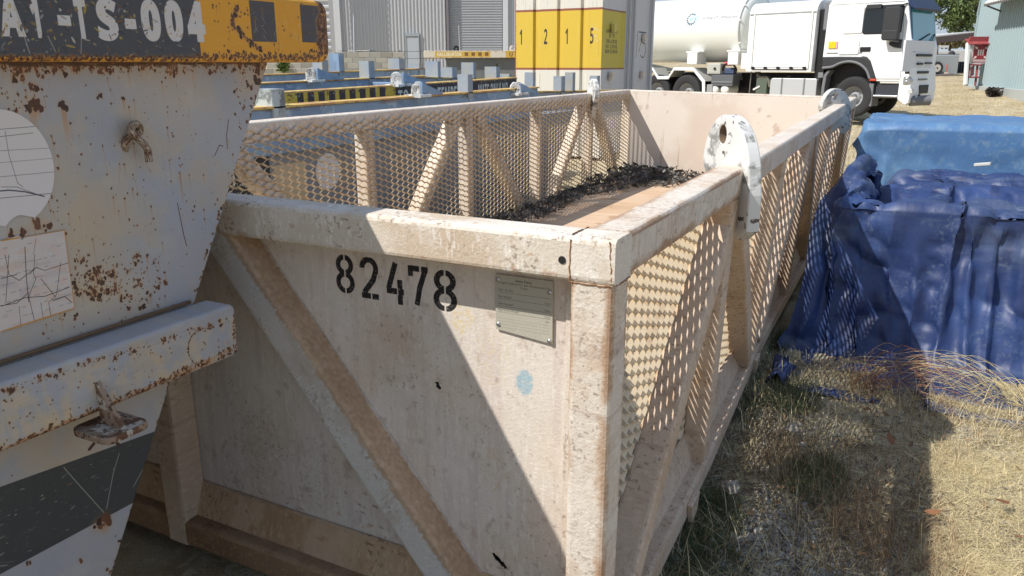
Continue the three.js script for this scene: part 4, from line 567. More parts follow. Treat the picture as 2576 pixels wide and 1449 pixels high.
// ---------------------------------------------------------------- grey corrugated shed with roller door, far left
const gableMat = std({ color: rgb(190, 191, 193), roughness: 0.5, metalness: 0.25 });
{
  const dep = 45, Q = (px, py) => far(px, py, dep), G = Q(900, 183).y, t = thing('metal_shed', 'grey corrugated metal shed with a tall roller door', 'building'), u = V(1, 0, 0).applyQuaternion(CROT).setY(0).normalize(), n = V(0, 0, 1).applyQuaternion(CROT).setY(0).normalize();
  const P = (px, y, d = 0) => { const q = Q(px, 162); return V(q.x, y, q.z).addScaledVector(n, d); }, H = G + 9;
  const ribs = (x0, x1, y0, y1, d, step, amp, vert, m, nm, par = t) => { const pos = [], a = P(x0, 0, d), b = P(x1, 0, d), L = a.distanceTo(b), c = Math.round((vert ? L : y1 - y0) / step), q = (s, y, e) => a.clone().addScaledVector(u, s).setY(y).addScaledVector(n, e);
    for (let i = 0; i < c; i++) for (const [f0, f1, e0, e1] of [[0, 0.3, 0, 0], [0.3, 0.5, 0, amp], [0.5, 0.8, amp, amp], [0.8, 1, amp, 0]]) { const A = (i + f0) / c, B = (i + f1) / c; const v = vert ? [q(A * L, y0, e0), q(B * L, y0, e1), q(B * L, y1, e1), q(A * L, y1, e0)] : [q(0, mix(y0, y1, A), e0), q(L, mix(y0, y1, A), e0), q(L, mix(y0, y1, B), e1), q(0, mix(y0, y1, B), e1)]; for (const k of [0, 1, 2, 0, 2, 3]) pos.push(v[k].x, v[k].y, v[k].z); }
    const g = new THREE.BufferGeometry(); g.setAttribute('position', new THREE.Float32BufferAttribute(pos, 3)); g.computeVertexNormals(); m.side = THREE.DoubleSide; return mesh(nm, boxUV(g), m, par); };
  ribs(856, 1124, G - 0.3, H, 0, 0.2, 0.05, true, gableMat, 'corrugated_wall'); ribs(1266, 1420, G - 0.3, H, 0, 0.2, 0.05, true, gableMat, 'corrugated_wall');
  ribs(1132, 1264, G - 0.2, H - 1, -0.15, 0.14, 0.03, false, std({ color: rgb(166, 170, 174), roughness: 0.5, metalness: 0.2 }), 'roller_door');
  const post = (px, w, m, y1 = H, d = 0.06, nm = 'door_post') => mesh(nm, bar(P(px, G - 0.3, d), P(px, y1, d), 0.2, w, { up: u }), m, t);
  post(1129, 0.14, std({ color: rgb(120, 116, 120) })); post(1272, 0.3, std({ color: rgb(204, 208, 212) })); post(856, 0.35, std({ color: rgb(214, 216, 218) }), H, 0.06, 'corner_trim');
  ribs(760, 848, G - 0.3, H, 1.2, 0.36, 0.12, false, std({ color: rgb(196, 198, 200), roughness: 0.5 }), 'louvre_wall');
  const dw = P(1025, 0, 0.08).distanceTo(P(1056, 0, 0.08)), dc = P(1040.5, 0, 0.1), door = mesh('door', bar(dc.clone().setY(G), dc.clone().setY(G + 1.95), 0.06, dw, { up: u }), std({ color: rgb(178, 184, 190), roughness: 0.5 }), t);
  for (const px of [1024, 1056]) mesh('door_frame', bar(P(px, G, 0.1), P(px, G + 2.08, 0.1), 0.1, 0.07, { up: u }), std({ color: rgb(150, 156, 160) }), t);
  mesh('door_frame', bar(P(1022, G + 2.08, 0.1), P(1058, G + 2.08, 0.1), 0.12, 0.2), std({ color: rgb(156, 164, 168) }), t);
  mesh('hull', bar(P(760, (G + H) / 2, -6), P(1420, (G + H) / 2, -6), 11, H - G, { up: V(0, 1, 0) }), gableMat, t);
}
{ // yellow topped skip behind the frames
  const d = 19, Q = (px, py, e = 0) => far(px, py, d + e), t = thing('yellow_skip', 'weathered skip with a yellow and white lettered top beam before the roller door', 'skip'), u = V(1, 0, 0).applyQuaternion(CROT).setY(0).normalize(), n = V(0, 0, 1).applyQuaternion(CROT).setY(0).normalize();
  const L = Q(1066, 137).distanceTo(Q(1330, 137)), o = Q(1066, 146), h = 17.5 / F * d, m4 = new THREE.Matrix4().makeBasis(u, V(0, 1, 0), n).setPosition(o.x, o.y, o.z);
  const c = document.createElement('canvas'); c.width = 1024; c.height = 72; const k = c.getContext('2d'), r = rng(18); k.fillStyle = 'rgb(214,206,188)'; k.fillRect(0, 0, 1024, 72); k.fillStyle = 'rgb(206,170,74)'; k.fillRect(110, 8, 540, 56); k.fillRect(800, 0, 224, 72); k.fillStyle = 'rgb(232,226,206)'; k.font = 'bold 52px sans-serif'; k.fillText('HALLIBURTON', 130, 54, 240); k.fillStyle = 'rgb(128,92,50)'; for (let i = 0; i < 4; i++) k.fillRect(400 + i * 66, 16, 34, 36); k.font = 'bold 60px sans-serif'; k.fillText('U 175', 830, 58, 170); for (let i = 0; i < 240; i++) { k.fillStyle = `rgba(132,84,50,${r() * 0.6})`; k.fillRect(r() * 1024, r() < 0.5 ? r() * 10 : 62 + r() * 10, 3 + r() * 20, 2 + r() * 6); }
  mesh('top_beam', mapUV(extr(rrect(0, 0, L, h, 0.03), 1.5, { bevel: 0.01 }).translate(0, 0, -1.5), (x, y) => [x / L, y / h]).applyMatrix4(m4), std({ map: texture(c, 1, 1), roughness: 0.7 }), t);
  mesh('body', boxUV(extr([[0.5, 0], [L - 0.1, 0], [L - 0.5, -1.5], [1.1, -1.5]], 1.3, { bevel: 0.01 }).translate(0, 0, -1.4).applyMatrix4(m4)), std({ map: texture(skipBase, 1.2), color: rgb(170, 176, 172), roughness: 0.7 }), t);
  for (const [px, m] of [[1130, M.black], [1312 - 40, M.white]]) { const p = Q(px, 128); mesh('padeye', boxUV(lugShape(0.14, 0.13).applyMatrix4(m4).translate(p.x - o.x, p.y - o.y - 0.02, p.z - o.z - 0.2)), m, t); }
  for (const [px, py] of [[1110, 176], [1180, 170], [1250, 163]]) { const p = Q(px, py - 0, -0.02); mesh('hook', tube([p.clone(), p.clone().addScaledVector(n, 0.06).add(V(0, 0.03, 0)), p.clone().addScaledVector(n, 0.06).add(V(0, -0.06, 0))], 0.018, 12, 6), M.black, t); }
}
{ // grey wall, tarped heap, poles and wire on the far left
  const u = V(1, 0, 0).applyQuaternion(CROT).setY(0).normalize(), n = V(0, 0, 1).applyQuaternion(CROT).setY(0).normalize();
  const q = (px, py, d) => far(px, py, d);
  const w = q(700, 165, 30), gy = q(700, 186, 30).y; const bw = thing('block_wall', 'low grey block wall behind the blue frames', 'wall', [0, 0, 0]);
  const bm = [std({ color: rgb(158, 156, 146), roughness: 0.9 }), std({ color: rgb(146, 143, 132), roughness: 0.9 }), std({ color: rgb(168, 164, 152), roughness: 0.9 })], r = rng(61); const bg = box(0, 0, 0, 0.43, 0.19, 0.14, 0.008);
  for (let j = 0; j < 4; j++) for (let i = 0; i < 12; i++) { const b = mesh('block', bg, bm[Math.floor(r() * 3)], bw); const p = q(672, 162, 30).addScaledVector(u, (i + (j % 2) * 0.5) * 0.44); b.position.set(p.x, gy + 0.1 + j * 0.2, p.z); b.rotation.y = Math.atan2(-u.z, u.x); }
  const tree = thing('shrub', 'small green climbing shrub on the grey block wall', 'shrub'); const lg = [], lr = rng(64);
  for (let i = 0; i < 420; i++) { const p = q(712 + lr() * 22 - 11 + (lr() - 0.5) * 14, 156 + lr() * 24, 29.7 + lr() * 0.25), g = new THREE.PlaneGeometry(0.07, 0.04); g.rotateX(lr() * 3).rotateY(lr() * 6); lg.push(g.translate(p.x, p.y, p.z)); }
  mesh('foliage', join(lg), std({ color: rgb(96, 116, 52), side: THREE.DoubleSide }), tree); mesh('stem', cyl(V(q(712, 180, 29.8).x, gy - 0.1, q(712, 180, 29.8).z), q(714, 160, 29.8), 0.02), std({ color: rgb(96, 80, 60) }), tree);
  // heap under torn tarpaulins
  const heap = thing('tarped_heap', 'heap under torn blue and dark green tarpaulins at the grey shed', 'heap'), hp = q(935, 170, 33), hx = hp.x, hz = hp.z; heapSpot = { heap, hx, hz, gy: q(935, 184, 33).y };
  const shel = thing('lean_to_roof', 'leaning roof of old grey sheets on a thin pole', 'roof'); const sr = rng(9);
  for (let i = 0; i < 7; i++) { const a = q(838 + i * 8 + sr() * 8, 128 + sr() * 10, 33 + sr()), b = q(880 + i * 10 + sr() * 10, 124 + sr() * 16, 32.6 + sr()); mesh('roof_sheet', bar(a, b, 0.3, 0.03, { ch: 0.004 }), i % 2 ? std({ color: rgb(176, 172, 164) }) : std({ color: rgb(130, 124, 116) }), shel); }
  const pole = (px, pt, pb, d, rad, lab) => { const p = thing('pole', lab, 'pole'); mesh('shaft', cyl(q(px + 3, pb, d), q(px, pt, d), rad, rad * 0.8, 10), std({ color: rgb(158, 160, 162), roughness: 0.5 }), p); mesh('cap', cyl(q(px, pt, d), q(px - 0.1, pt - 1.2, d), rad * 1.1, rad * 0.6, 10), std({ color: rgb(140, 140, 140) }), p); };
  pole(890, 37, 183, 31, 0.045, 'tall leaning grey pole before the tarped heap'); pole(1154, 64, 130, 30, 0.02, 'thin short pole before the roller door');
  const wf = thing('wire_fence', 'thin wire strung across the front of the grey shed', 'fence'); for (const py of [128, 146]) mesh('wire', tube([q(850, py, 34), q(960, py + 1.5, 34), q(1100, py + 1, 34), q(1300, py + 2, 34)], 0.008, 20, 5), M.darkSteel, wf); for (const px of [1006, 1090, 1210]) mesh('fence_post', cyl(q(px, 182, 34), q(px, 126, 34), 0.02, 0.02, 8), M.darkSteel, wf);
}
// ---------------------------------------------------------------- white tanker truck behind the basket
{
  const Pf = far(2137, 299, 21.5), Pr = far(1722, 271, 25.3), y0 = (Pf.y + Pr.y) / 2, hd = Pf.clone().sub(Pr).setY(0), SC = 0.867, WB = hd.length() / SC; hd.normalize();
  const truck = thing('tanker_truck', 'white tanker truck with a roller shutter cabinet behind its cab', 'truck', [Pf.x, y0, Pf.z], Math.atan2(-hd.z, hd.x)); truck.scale.setScalar(SC);
  const K = (n, g, m, par = truck) => mesh(n, g, m, par);
  // local: x forward from the front axle, y up from the ground, z towards the camera, 0 on the outside of the wheels
  const white = std({ color: rgb(238, 239, 238), roughness: 0.35 }), offw = std({ color: rgb(222, 222, 218), roughness: 0.45 }), tankM = new THREE.MeshPhysicalMaterial({ color: rgb(226, 228, 222), roughness: 0.32, clearcoat: 0.4 }), dark = std({ color: rgb(46, 47, 50), roughness: 0.6 }), grey = std({ color: rgb(112, 114, 118), roughness: 0.6 }), blk = std({ color: rgb(22, 22, 24), roughness: 0.5 });
  const glass = new THREE.MeshPhysicalMaterial({ color: rgb(14, 18, 20), roughness: 0.08, metalness: 0, transmission: 0.0, clearcoat: 1, clearcoatRoughness: 0.03 }), wind = new THREE.MeshPhysicalMaterial({ color: rgb(70, 150, 165), roughness: 0.06, clearcoat: 1, clearcoatRoughness: 0.03 });
  const ex = (pts, z0, z1, o = {}) => extr(pts, z1 - z0, o).translate(0, 0, z0);
  // screen -> local, on the plane z = zz
  const inv = (() => { truck.updateMatrixWorld(true); return truck.matrixWorld.clone().invert(); })(), L = (px, py, zz = 0) => { const o = CAM.clone().applyMatrix4(inv), d = CAM.clone().add(ray(px, py)).applyMatrix4(inv).sub(o), t = (zz - o.z) / d.z; return [o.x + d.x * t, o.y + d.y * t]; };
  const a = (zx, zy) => L(2058.5 + 0.2010 * zx, 0.2010 * zy), b = (zx, zy) => L(1628.3 + 0.2084 * zx, 0.2084 * zy);   // the two zooms that were measured
  // wheels
  const wheel = (x, z = 0) => {
    const t = new THREE.LatheGeometry([[0.26, -0.15], [0.3, -0.15], [0.45, -0.15], [0.52, -0.12], [0.54, -0.08], [0.54, 0.08], [0.52, 0.12], [0.45, 0.145], [0.33, 0.13], [0.28, 0.1]].map((p) => new THREE.Vector2(p[0] * 1.15, p[1])), 40); t.rotateX(Math.PI / 2); t.translate(x, 0.62, z - 0.15);
    const w = K('wheel', t, M.rubber), rim = new THREE.LatheGeometry([[0.0, -0.02], [0.12, -0.02], [0.13, -0.06], [0.2, -0.08], [0.25, -0.02], [0.285, 0.09], [0.3, 0.1], [0.305, 0.08]].map((p) => new THREE.Vector2(p[0] * 1.15, p[1])), 36); rim.rotateX(Math.PI / 2); rim.translate(x, 0.62, z - 0.15); K('rim', rim, std({ color: rgb(150, 152, 154), roughness: 0.5, side: THREE.DoubleSide }), w);
    const hub = [cyl(V(x, 0.62, z - 0.3), V(x, 0.62, z - 0.06), 0.1, 0.08, 16)]; for (let i = 0; i < 10; i++) { const an = i * 0.628; hub.push(cyl(V(x + 0.17 * Math.cos(an), 0.62 + 0.17 * Math.sin(an), z - 0.24), V(x + 0.17 * Math.cos(an), 0.62 + 0.17 * Math.sin(an), z - 0.19), 0.018, 0.018, 6)); } K('hub', hub, grey, w);
  };
  wheel(0); wheel(-WB); wheel(-WB - 1.36); wheel(0, -1.8); wheel(-WB, -2.2); wheel(-WB - 1.36, -2.2);
  for (const [x, s] of [[0, 1], [-WB, 1], [-WB - 1.36, 1]]) K('axle', cyl(V(x, 0.52, -0.3), V(x, 0.52, -2.1), 0.11), dark);
  K('chassis_rail', [box(-4.0, 0.95, -0.85, 10.6, 0.3, 0.1), box(-4.0, 0.95, -1.7, 10.6, 0.3, 0.1)], dark);
  // cab body
  const cab = [[-1.12, 1.74], [-0.62, 1.74], [0.28, 1.72], [0.5, 1.6], [0.8, 1.04], [1.62, 1.04], [1.63, 2.1], [1.55, 2.35], [1.34, 3.36], [1.2, 3.52], [-0.98, 3.55], [-1.08, 3.4]];
  const cabM = K('cab', boxUV(ex(cab, -2.0, -0.02, { bevel: 0.05, seg: 3 })), white); void cabM;
  const p = (n, x0, y0_, x1, y1, z0, z1, m, r = 0.03, par = truck) => K(n, boxUV(ex(rrect(x0, y0_, x1, y1, Math.min(r, (x1 - x0) / 2.1, (y1 - y0_) / 2.1)), z0, z1, { bevel: Math.min(0.012, (z1 - z0) / 2.5) })), m, par);
  const A2 = (q, w) => { const [x0, y1] = a(q[0], q[1]), [x1, y0_] = a(w[0], w[1]); return [x0, y0_, x1, y1]; };
  const B2 = (q, w) => { const [x0, y1] = b(q[0], q[1]), [x1, y0_] = b(w[0], w[1]); return [x0, y0_, x1, y1]; };
  // roof seam, door gap, pressed panels
  const groove = std({ color: rgb(120, 122, 122) });
  { const [x0, y] = a(170, 55), [x1] = a(1080, 50); p('roof_gutter', x0, y - 0.02, x1, y + 0.03, -0.03, 0.0, white, 0.01); }
  { const door = [a(585, 62), a(545, 700), a(610, 712), a(655, 760), a(725, 985), a(1025, 985), a(1050, 660), a(1075, 60)]; K('door', boxUV(ex(door, -0.03, 0.006, { bevel: 0.006 })), white);
    K('door_seam', [...door.keys()].map((i) => { const s = door[i], e = door[(i + 1) % door.length]; return bar(V(s[0], s[1], 0.0), V(e[0], e[1], 0.0), 0.012, 0.012, { ch: 0.002, up: V(0, 0, 1) }); }), groove); }
  for (const [q, w] of [[[330, 80], [545, 415]], [[265, 495], [500, 680]]]) { const [x0, yb, x1, yt] = A2(q, w); p('pressed_panel', x0, yb, x1, yt, -0.03, 0.012, white, 0.06); }
  { const [x0, yb, x1, yt] = A2([600, 85], [1030, 412]); p('side_window', x0, yb, x1, yt, -0.02, 0.014, glass, 0.08); p('window_frame', x0 - 0.03, yb - 0.03, x1 + 0.03, yt + 0.03, -0.02, 0.008, blk, 0.1); }
  { const [x0, yb, x1, yt] = A2([885, 95], [1035, 505]); p('mirror', x0, yb, x1, yt, 0.12, 0.3, dark, 0.08); p('mirror', x0 + 0.0, yb + 0.02, x1 - 0.02, yb + 0.28, 0.13, 0.31, dark, 0.06); K('mirror_arm', [bar(V((x0 + x1) / 2, yt - 0.02, 0.2), V(x1 + 0.05, yt + 0.1, -0.02), 0.04, 0.04), bar(V((x0 + x1) / 2, yb + 0.03, 0.2), V(x1, yb, -0.02), 0.04, 0.04)], dark); }
  { const [x0, yb, x1, yt] = A2([620, 60], [800, 105]); p('wind_deflector', x0, yb, x1, yt, 0.01, 0.08, dark, 0.02); }
  { const [x0, yb, x1, yt] = A2([895, 520], [1040, 605]); K('mirror_bracket', boxUV(ex([[x0, yt - 0.05], [x0 + 0.04, yt], [x1 - 0.1, yt - 0.03], [x1, yt + 0.06], [x1, yb], [x1 - 0.2, yb + 0.03], [x0 + 0.03, yb + 0.1]], -0.01, 0.09, { bevel: 0.015 })), dark); }
  { const [x0, yb, x1, yt] = A2([525, 588], [655, 648]); p('door_handle', x0, yb, x1, yt, -0.01, 0.02, blk, 0.03); }
  { const [x0, yb, x1, yt] = A2([132, 520], [216, 606]); p('hazard_sticker', x0, yb, x1, yt, -0.01, 0.016, std({ color: rgb(226, 196, 20), roughness: 0.5 }), 0.005); p('hazard_sticker', x1 + 0.003, yb, x1 + 0.06, yt, -0.01, 0.015, std({ color: rgb(226, 170, 190) }), 0.005); }
  { const [x0, y] = a(100, 662), [x1] = a(1220, 662); p('body_crease', x0, y - 0.008, x1, y + 0.008, -0.02, 0.008, groove, 0.004); }
  // wheel arch: dark flare
  { const s = new THREE.Shape(), o = [a(60, 712), a(300, 708), a(600, 712), a(655, 760), a(718, 975)], i = [a(650, 985), a(610, 880), a(520, 800), a(400, 770), a(280, 790), a(180, 835), a(60, 850)]; [...o, ...i].forEach((q, k) => s[k ? 'lineTo' : 'moveTo'](q[0], q[1])); K('wheel_arch', boxUV(ex(s, -0.35, 0.05, { bevel: 0.02, seg: 2 })), dark);
    K('arch_lip', boxUV(tube(i.map((q) => V(q[0], q[1], 0.03)), 0.045, 40, 8)), grey); K('wheel_well', box(-0.2, 1.25, -1.2, 1.5, 0.9, 1.7), blk);
    const mg = [a(110, 880), a(60, 950), a(35, 1100), a(25, 1200)]; K('mud_guard', boxUV(ex([...mg, ...mg.slice().reverse().map((q) => [q[0] + 0.1, q[1]])], -0.4, -0.02, { bevel: 0.01 })), grey); const [gx, gy] = a(45, 940); K('bracket', box(gx - 0.06, gy, -0.12, 0.16, 0.16, 0.2), M.steel); }
  { const [x0, yb, x1, yt] = A2([645, 985], [722, 1015]); p('marker_lamp', x0, yb, x1, yt, 0.0, 0.05, std({ color: rgb(190, 60, 40), roughness: 0.3 }), 0.01); }
  // steps below the door
  { const [x0, yb, x1, yt] = A2([720, 990], [1010, 1240]); p('step_well', x0, yb, x1, yt, -0.5, -0.08, std({ color: rgb(52, 54, 62), roughness: 0.5 }), 0.02); p('step', x0, yt - 0.06, x1 + 0.02, yt - 0.01, -0.35, 0.0, offw, 0.01); p('step', x0 - 0.02, yb + 0.04, x1 - 0.06, yb + 0.1, -0.35, 0.02, M.steel, 0.01); const [sx] = a(680, 1000); p('mud_flap', sx - 0.1, 0.35, sx + 0.04, 1.05, -0.5, -0.03, grey, 0.02); }
  // bumper and front
  const bump = [a(1015, 1000), a(985, 1240), a(1000, 1255), [1.62, 0.42], [1.72, 0.5], [1.74, 0.8], [1.66, 1.5], [1.62, 1.5], a(1040, 890)];
  K('bumper', boxUV(ex(bump, -1.98, 0.0, { bevel: 0.03, seg: 3 })), white);
  const FR = 1.68, fz = (px, py) => { const o = CAM.clone().applyMatrix4(inv), d = CAM.clone().add(ray(2058.5 + 0.2010 * px, 0.2010 * py)).applyMatrix4(inv).sub(o), t = (FR - o.x) / d.x; return [o.z + d.z * t, o.y + d.y * t]; };
  const fbox = (n, q, w, m, d = 0.06, x = FR) => { let [z0, y1] = fz(...q), [z1, y0_] = fz(...w); z1 = Math.max(z1, -1.9); return K(n, box(x, (y0_ + y1) / 2, (z0 + z1) / 2, d, Math.abs(y1 - y0_), Math.abs(z1 - z0), 0.012), m); };
  K('windscreen', boxUV(ex([[1.5, 2.22], [1.56, 2.24], [1.37, 3.38], [1.31, 3.36]], -1.86, -0.14, { bevel: 0.01 }).translate(0.022, 0, 0)), wind);
  K('windscreen_surround', boxUV(ex([[1.46, 2.1], [1.58, 2.12], [1.36, 3.45], [1.28, 3.44]], -1.94, -0.06, { bevel: 0.02 }).translate(0.012, 0, 0)), std({ color: rgb(50, 70, 100), roughness: 0.3 }));
  K('sun_visor', boxUV(ex([[1.3, 3.3], [1.56, 3.14], [1.6, 3.2], [1.36, 3.5]], -1.96, -0.04, { bevel: 0.02 })), std({ color: rgb(28, 48, 84), roughness: 0.5 }));
  K('wiper', [bar(V(1.62, 2.28, -0.5), V(1.56, 2.5, -1.4), 0.03, 0.03), bar(V(1.62, 2.28, -1.4), V(1.56, 2.5, -1.8), 0.03, 0.03)], blk);
  fbox('front_panel', [1110, 500], [1420, 890], std({ color: rgb(216, 219, 224), roughness: 0.4 }), 0.06, 1.63);
  fbox('grille_slot', [1235, 675], [1415, 708], blk); fbox('grille_slot', [1240, 785], [1300, 812], blk); fbox('grille_slot', [1240, 890], [1370, 918], blk); fbox('grille_slot', [1340, 780], [1415, 800], blk);
  fbox('lower_intake', [1245, 1065], [1335, 1165], blk, 0.08, 1.72); fbox('bumper_slot', [1240, 985], [1340, 1000], groove, 0.06, 1.71);
  { const [x0, yb, x1, yt] = A2([1085, 892], [1200, 925]); p('corner_slot', x0, yb, Math.min(x1, 1.64), yt, -0.06, 0.012, blk, 0.01); }
  { const [x0, yb, x1, yt] = A2([1068, 955], [1225, 1068]); const h = p('headlight', x0, yb, Math.min(x1, 1.7), yt, -0.1, 0.012, std({ color: rgb(168, 170, 172), roughness: 0.1, metalness: 0.5 }), 0.05); for (const [u, v] of [[0.25, 0.68], [0.25, 0.34], [0.6, 0.5]]) { const s = new THREE.SphereGeometry(0.06, 14, 10); s.scale(1, 1, 0.4); K('lamp', s.translate(mix(x0, x1, u), mix(yb, yt, v), 0.012), M.steel, h); } }
  { const [x0, yb, x1, yt] = A2([1120, 1110], [1190, 1170]); p('fog_lamp', x0, yb, x1, yt, -0.03, 0.008, std({ color: rgb(196, 198, 198), roughness: 0.2 }), 0.03); }
  { const c = a(1190, 1270); K('suction_pipe', cyl(V(c[0] - 0.2, c[1], -0.25), V(c[0] + 0.24, c[1] + 0.03, -0.6), 0.15, 0.15, 24), grey); const o = new THREE.CylinderGeometry(0.1, 0.1, 0.01, 20); K('pipe_mouth', cyl(V(c[0] - 0.207, c[1], -0.245), V(c[0] - 0.19, c[1], -0.25), 0.09, 0.09, 20), blk); void o; K('pipe_hanger', tube([V(c[0] - 0.5, c[1] + 0.1, -0.3), V(c[0] - 0.35, c[1] - 0.02, -0.3), V(c[0] - 0.1, c[1] - 0.05, -0.3), V(c[0], c[1] + 0.2, -0.4)], 0.035), dark); }
  // cabinet with the roller shutter
  const cb = [b(1185, 850), b(1975, 875)], cx0 = cb[0][0], cx1 = cb[1][0], cy0 = (cb[0][1] + cb[1][1]) / 2, cy1 = 3.6, cr = 0.42;
  const cs = new THREE.Shape(); cs.moveTo(-2.42, cy0); cs.lineTo(0, cy0); cs.lineTo(0, cy1 - cr); cs.absarc(-cr, cy1 - cr, cr, 0, Math.PI / 2); cs.lineTo(-2.42 + cr, cy1); cs.absarc(-2.42 + cr, cy1 - cr, cr, Math.PI / 2, Math.PI); cs.lineTo(-2.42, cy0);
  K('cabinet', boxUV(extr(cs, cx1 - cx0, { bevel: 0.02, curve: 12 }).applyMatrix4(new THREE.Matrix4().makeBasis(V(0, 0, 1), V(0, 1, 0), V(-1, 0, 0))).translate(cx1, 0, 0)), white);
  { const [x0, yb, x1, yt] = [...b(1245, 850), ...b(2010, 140)], sl = []; const n = 26, y00 = cy0 + 0.12, y11 = yt - 0.03; const sh = K('roller_shutter', box((x0 + x1) / 2, (y00 + y11) / 2, 0.0, x1 - x0 - 0.12, y11 - y00, 0.016, 0.004), offw); const slat = box(0, 0, 0, x1 - x0 - 0.14, (y11 - y00) / n - 0.006, 0.022, 0.008); for (let i = 0; i < n; i++) { const m = mesh('slat', slat, white, sh); m.position.set((x0 + x1) / 2, y00 + (i + 0.5) * (y11 - y00) / n, 0.008); }
    for (const x of [x0 + 0.02, x1 - 0.02]) K('shutter_jamb', box(x, (y00 + y11) / 2, 0.01, 0.06, y11 - y00 + 0.06, 0.05), offw); p('rain_gutter', cx0 + 0.03, yt - 0.02, cx1 - 0.02, yt + 0.03, 0, 0.03, std({ color: rgb(168, 170, 170) }), 0.01); p('drop_rail', x0 + 0.05, cy0 + 0.05, x1 - 0.05, cy0 + 0.08, 0, 0.03, dark, 0.01); for (let i = 0; i < 5; i++) K('latch', box(mix(x0 + 0.1, x1 - 0.12, i / 4), cy0 + 0.12, 0.03, 0.1, 0.07, 0.06), blk); void sl; void yb; void x0; }
  // tank
  const tr = 1.15, ty = b(100, 755)[1] + tr + 0.0, tx1 = b(1160, 400)[0], tx0 = tx1 - 6.4;
  const tg = new THREE.LatheGeometry([[0, 0], [tr * 0.5, 0.02], [tr * 0.85, 0.12], [tr * 0.97, 0.22], [tr, 0.34], [tr, 6.1], [tr * 0.97, 6.2], [tr * 0.85, 6.3], [tr * 0.5, 6.38], [0, 6.4]].map((q) => new THREE.Vector2(q[0], q[1])), 64); tg.rotateZ(-Math.PI / 2); K('tank', tg.translate(tx0, ty, -tr - 0.05), tankM);
  K('tank_band', new THREE.TorusGeometry(tr + 0.005, 0.028, 8, 60).rotateY(Math.PI / 2).translate(tx1 - 0.24, ty, -tr - 0.05), std({ color: rgb(190, 192, 188) })); for (const yy of [0.75, 0.25, -0.5]) K('band_clip', box(tx1 - 0.2, ty + yy, -tr - 0.05 + Math.sqrt(tr * tr - yy * yy) + 0.02, 0.08, 0.05, 0.05), offw);
  { // logo and words on the tank, bent round it
    const lc = document.createElement('canvas'); lc.width = 1024; lc.height = 256; const k = lc.getContext('2d'); k.fillStyle = 'rgb(226,228,222)'; k.fillRect(0, 0, 1024, 256);
    k.strokeStyle = k.fillStyle = 'rgb(70,96,116)'; k.lineWidth = 16; k.beginPath(); k.arc(120, 134, 74, 0.5, 5.6); k.stroke(); for (let i = 0; i < 13; i++) { const an = 0.55 + i * 0.4; if (an > 5.6) break; k.save(); k.translate(120 + 90 * Math.cos(an), 134 + 90 * Math.sin(an)); k.rotate(an); k.fillRect(-10, -10, 24, 20); k.restore(); }
    k.fillStyle = 'rgb(84,164,190)'; k.font = 'italic bold 92px sans-serif'; k.fillText('M', 70, 166); k.fillText('&I', 160, 160); k.fillStyle = 'rgb(140,170,186)'; k.fillRect(150, 186, 140, 8); k.beginPath(); k.moveTo(190, 70); k.lineTo(236, 30); k.lineTo(226, 74); k.fill(); k.beginPath(); k.moveTo(250, 90); k.lineTo(286, 60); k.lineTo(276, 96); k.fill();
    k.fillStyle = 'rgb(84,92,104)'; k.font = 'italic bold 70px sans-serif'; k.fillText('Group Of Companies', 340, 146, 660); k.fillStyle = 'rgb(150,160,170)'; k.font = '30px sans-serif'; k.fillText('transport and earth moving', 470, 196, 440);
    const [lx0, ly1] = L(1722, 27), [lx1, ly0] = L(1852, 63), cs2 = 14, pos = [], uv = [], yc = (y) => -tr - 0.05 + Math.sqrt(Math.max(0, tr * tr - (y - ty) * (y - ty))) + 0.004; for (let i = 0; i < cs2; i++) { const ya = mix(ly0, ly1, i / cs2), yb = mix(ly0, ly1, (i + 1) / cs2); for (const [x, y, u, v] of [[lx0, ya, 0, i], [lx1, ya, 1, i], [lx1, yb, 1, i + 1], [lx0, ya, 0, i], [lx1, yb, 1, i + 1], [lx0, yb, 0, i + 1]]) { pos.push(x, y, yc(y)); uv.push(u, v / cs2); } }
    const g = new THREE.BufferGeometry(); g.setAttribute('position', new THREE.Float32BufferAttribute(pos, 3)); g.setAttribute('uv', new THREE.Float32BufferAttribute(uv, 2)); g.computeVertexNormals(); K('lettering', g, new THREE.MeshPhysicalMaterial({ map: texture(lc, 1, 1), roughness: 0.32, clearcoat: 0.4 }));
  }
  // below the tank: angular mudguard over the rear wheels, boxes, air tanks, fuel tank
  { const top = [b(-140, 970), b(-60, 815), b(70, 812), b(132, 920), b(260, 920), b(330, 812), b(562, 815), b(700, 975), b(700, 1180)], th = 0.11, low = top.map((q, i) => [q[0] - (i > 6 ? 0.07 : 0), q[1] - (i < 8 ? th : 0)]); low[8] = [top[8][0] - 0.11, top[8][1]]; low[7] = [top[7][0] - 0.11, top[7][1] - 0.05];
    K('mudguard', boxUV(ex([...top, ...low.reverse()], -0.02, 0.04, { bevel: 0.008 })), white); const pl = top.slice(0, 8).map((q) => V(q[0], q[1] - 0.02, -0.4)); K('mudguard_top', pl.slice(0, -1).map((q, i) => bar(q, pl[i + 1], 0.76, 0.02, { ch: 0.003 })), std({ color: rgb(176, 176, 170) })); const e = b(720, 1040); p('mud_flap', e[0] - 0.02, 0.3, e[0] + 0.22, e[1] + 0.06, -0.5, -0.02, std({ color: rgb(150, 152, 152) }), 0.02); }
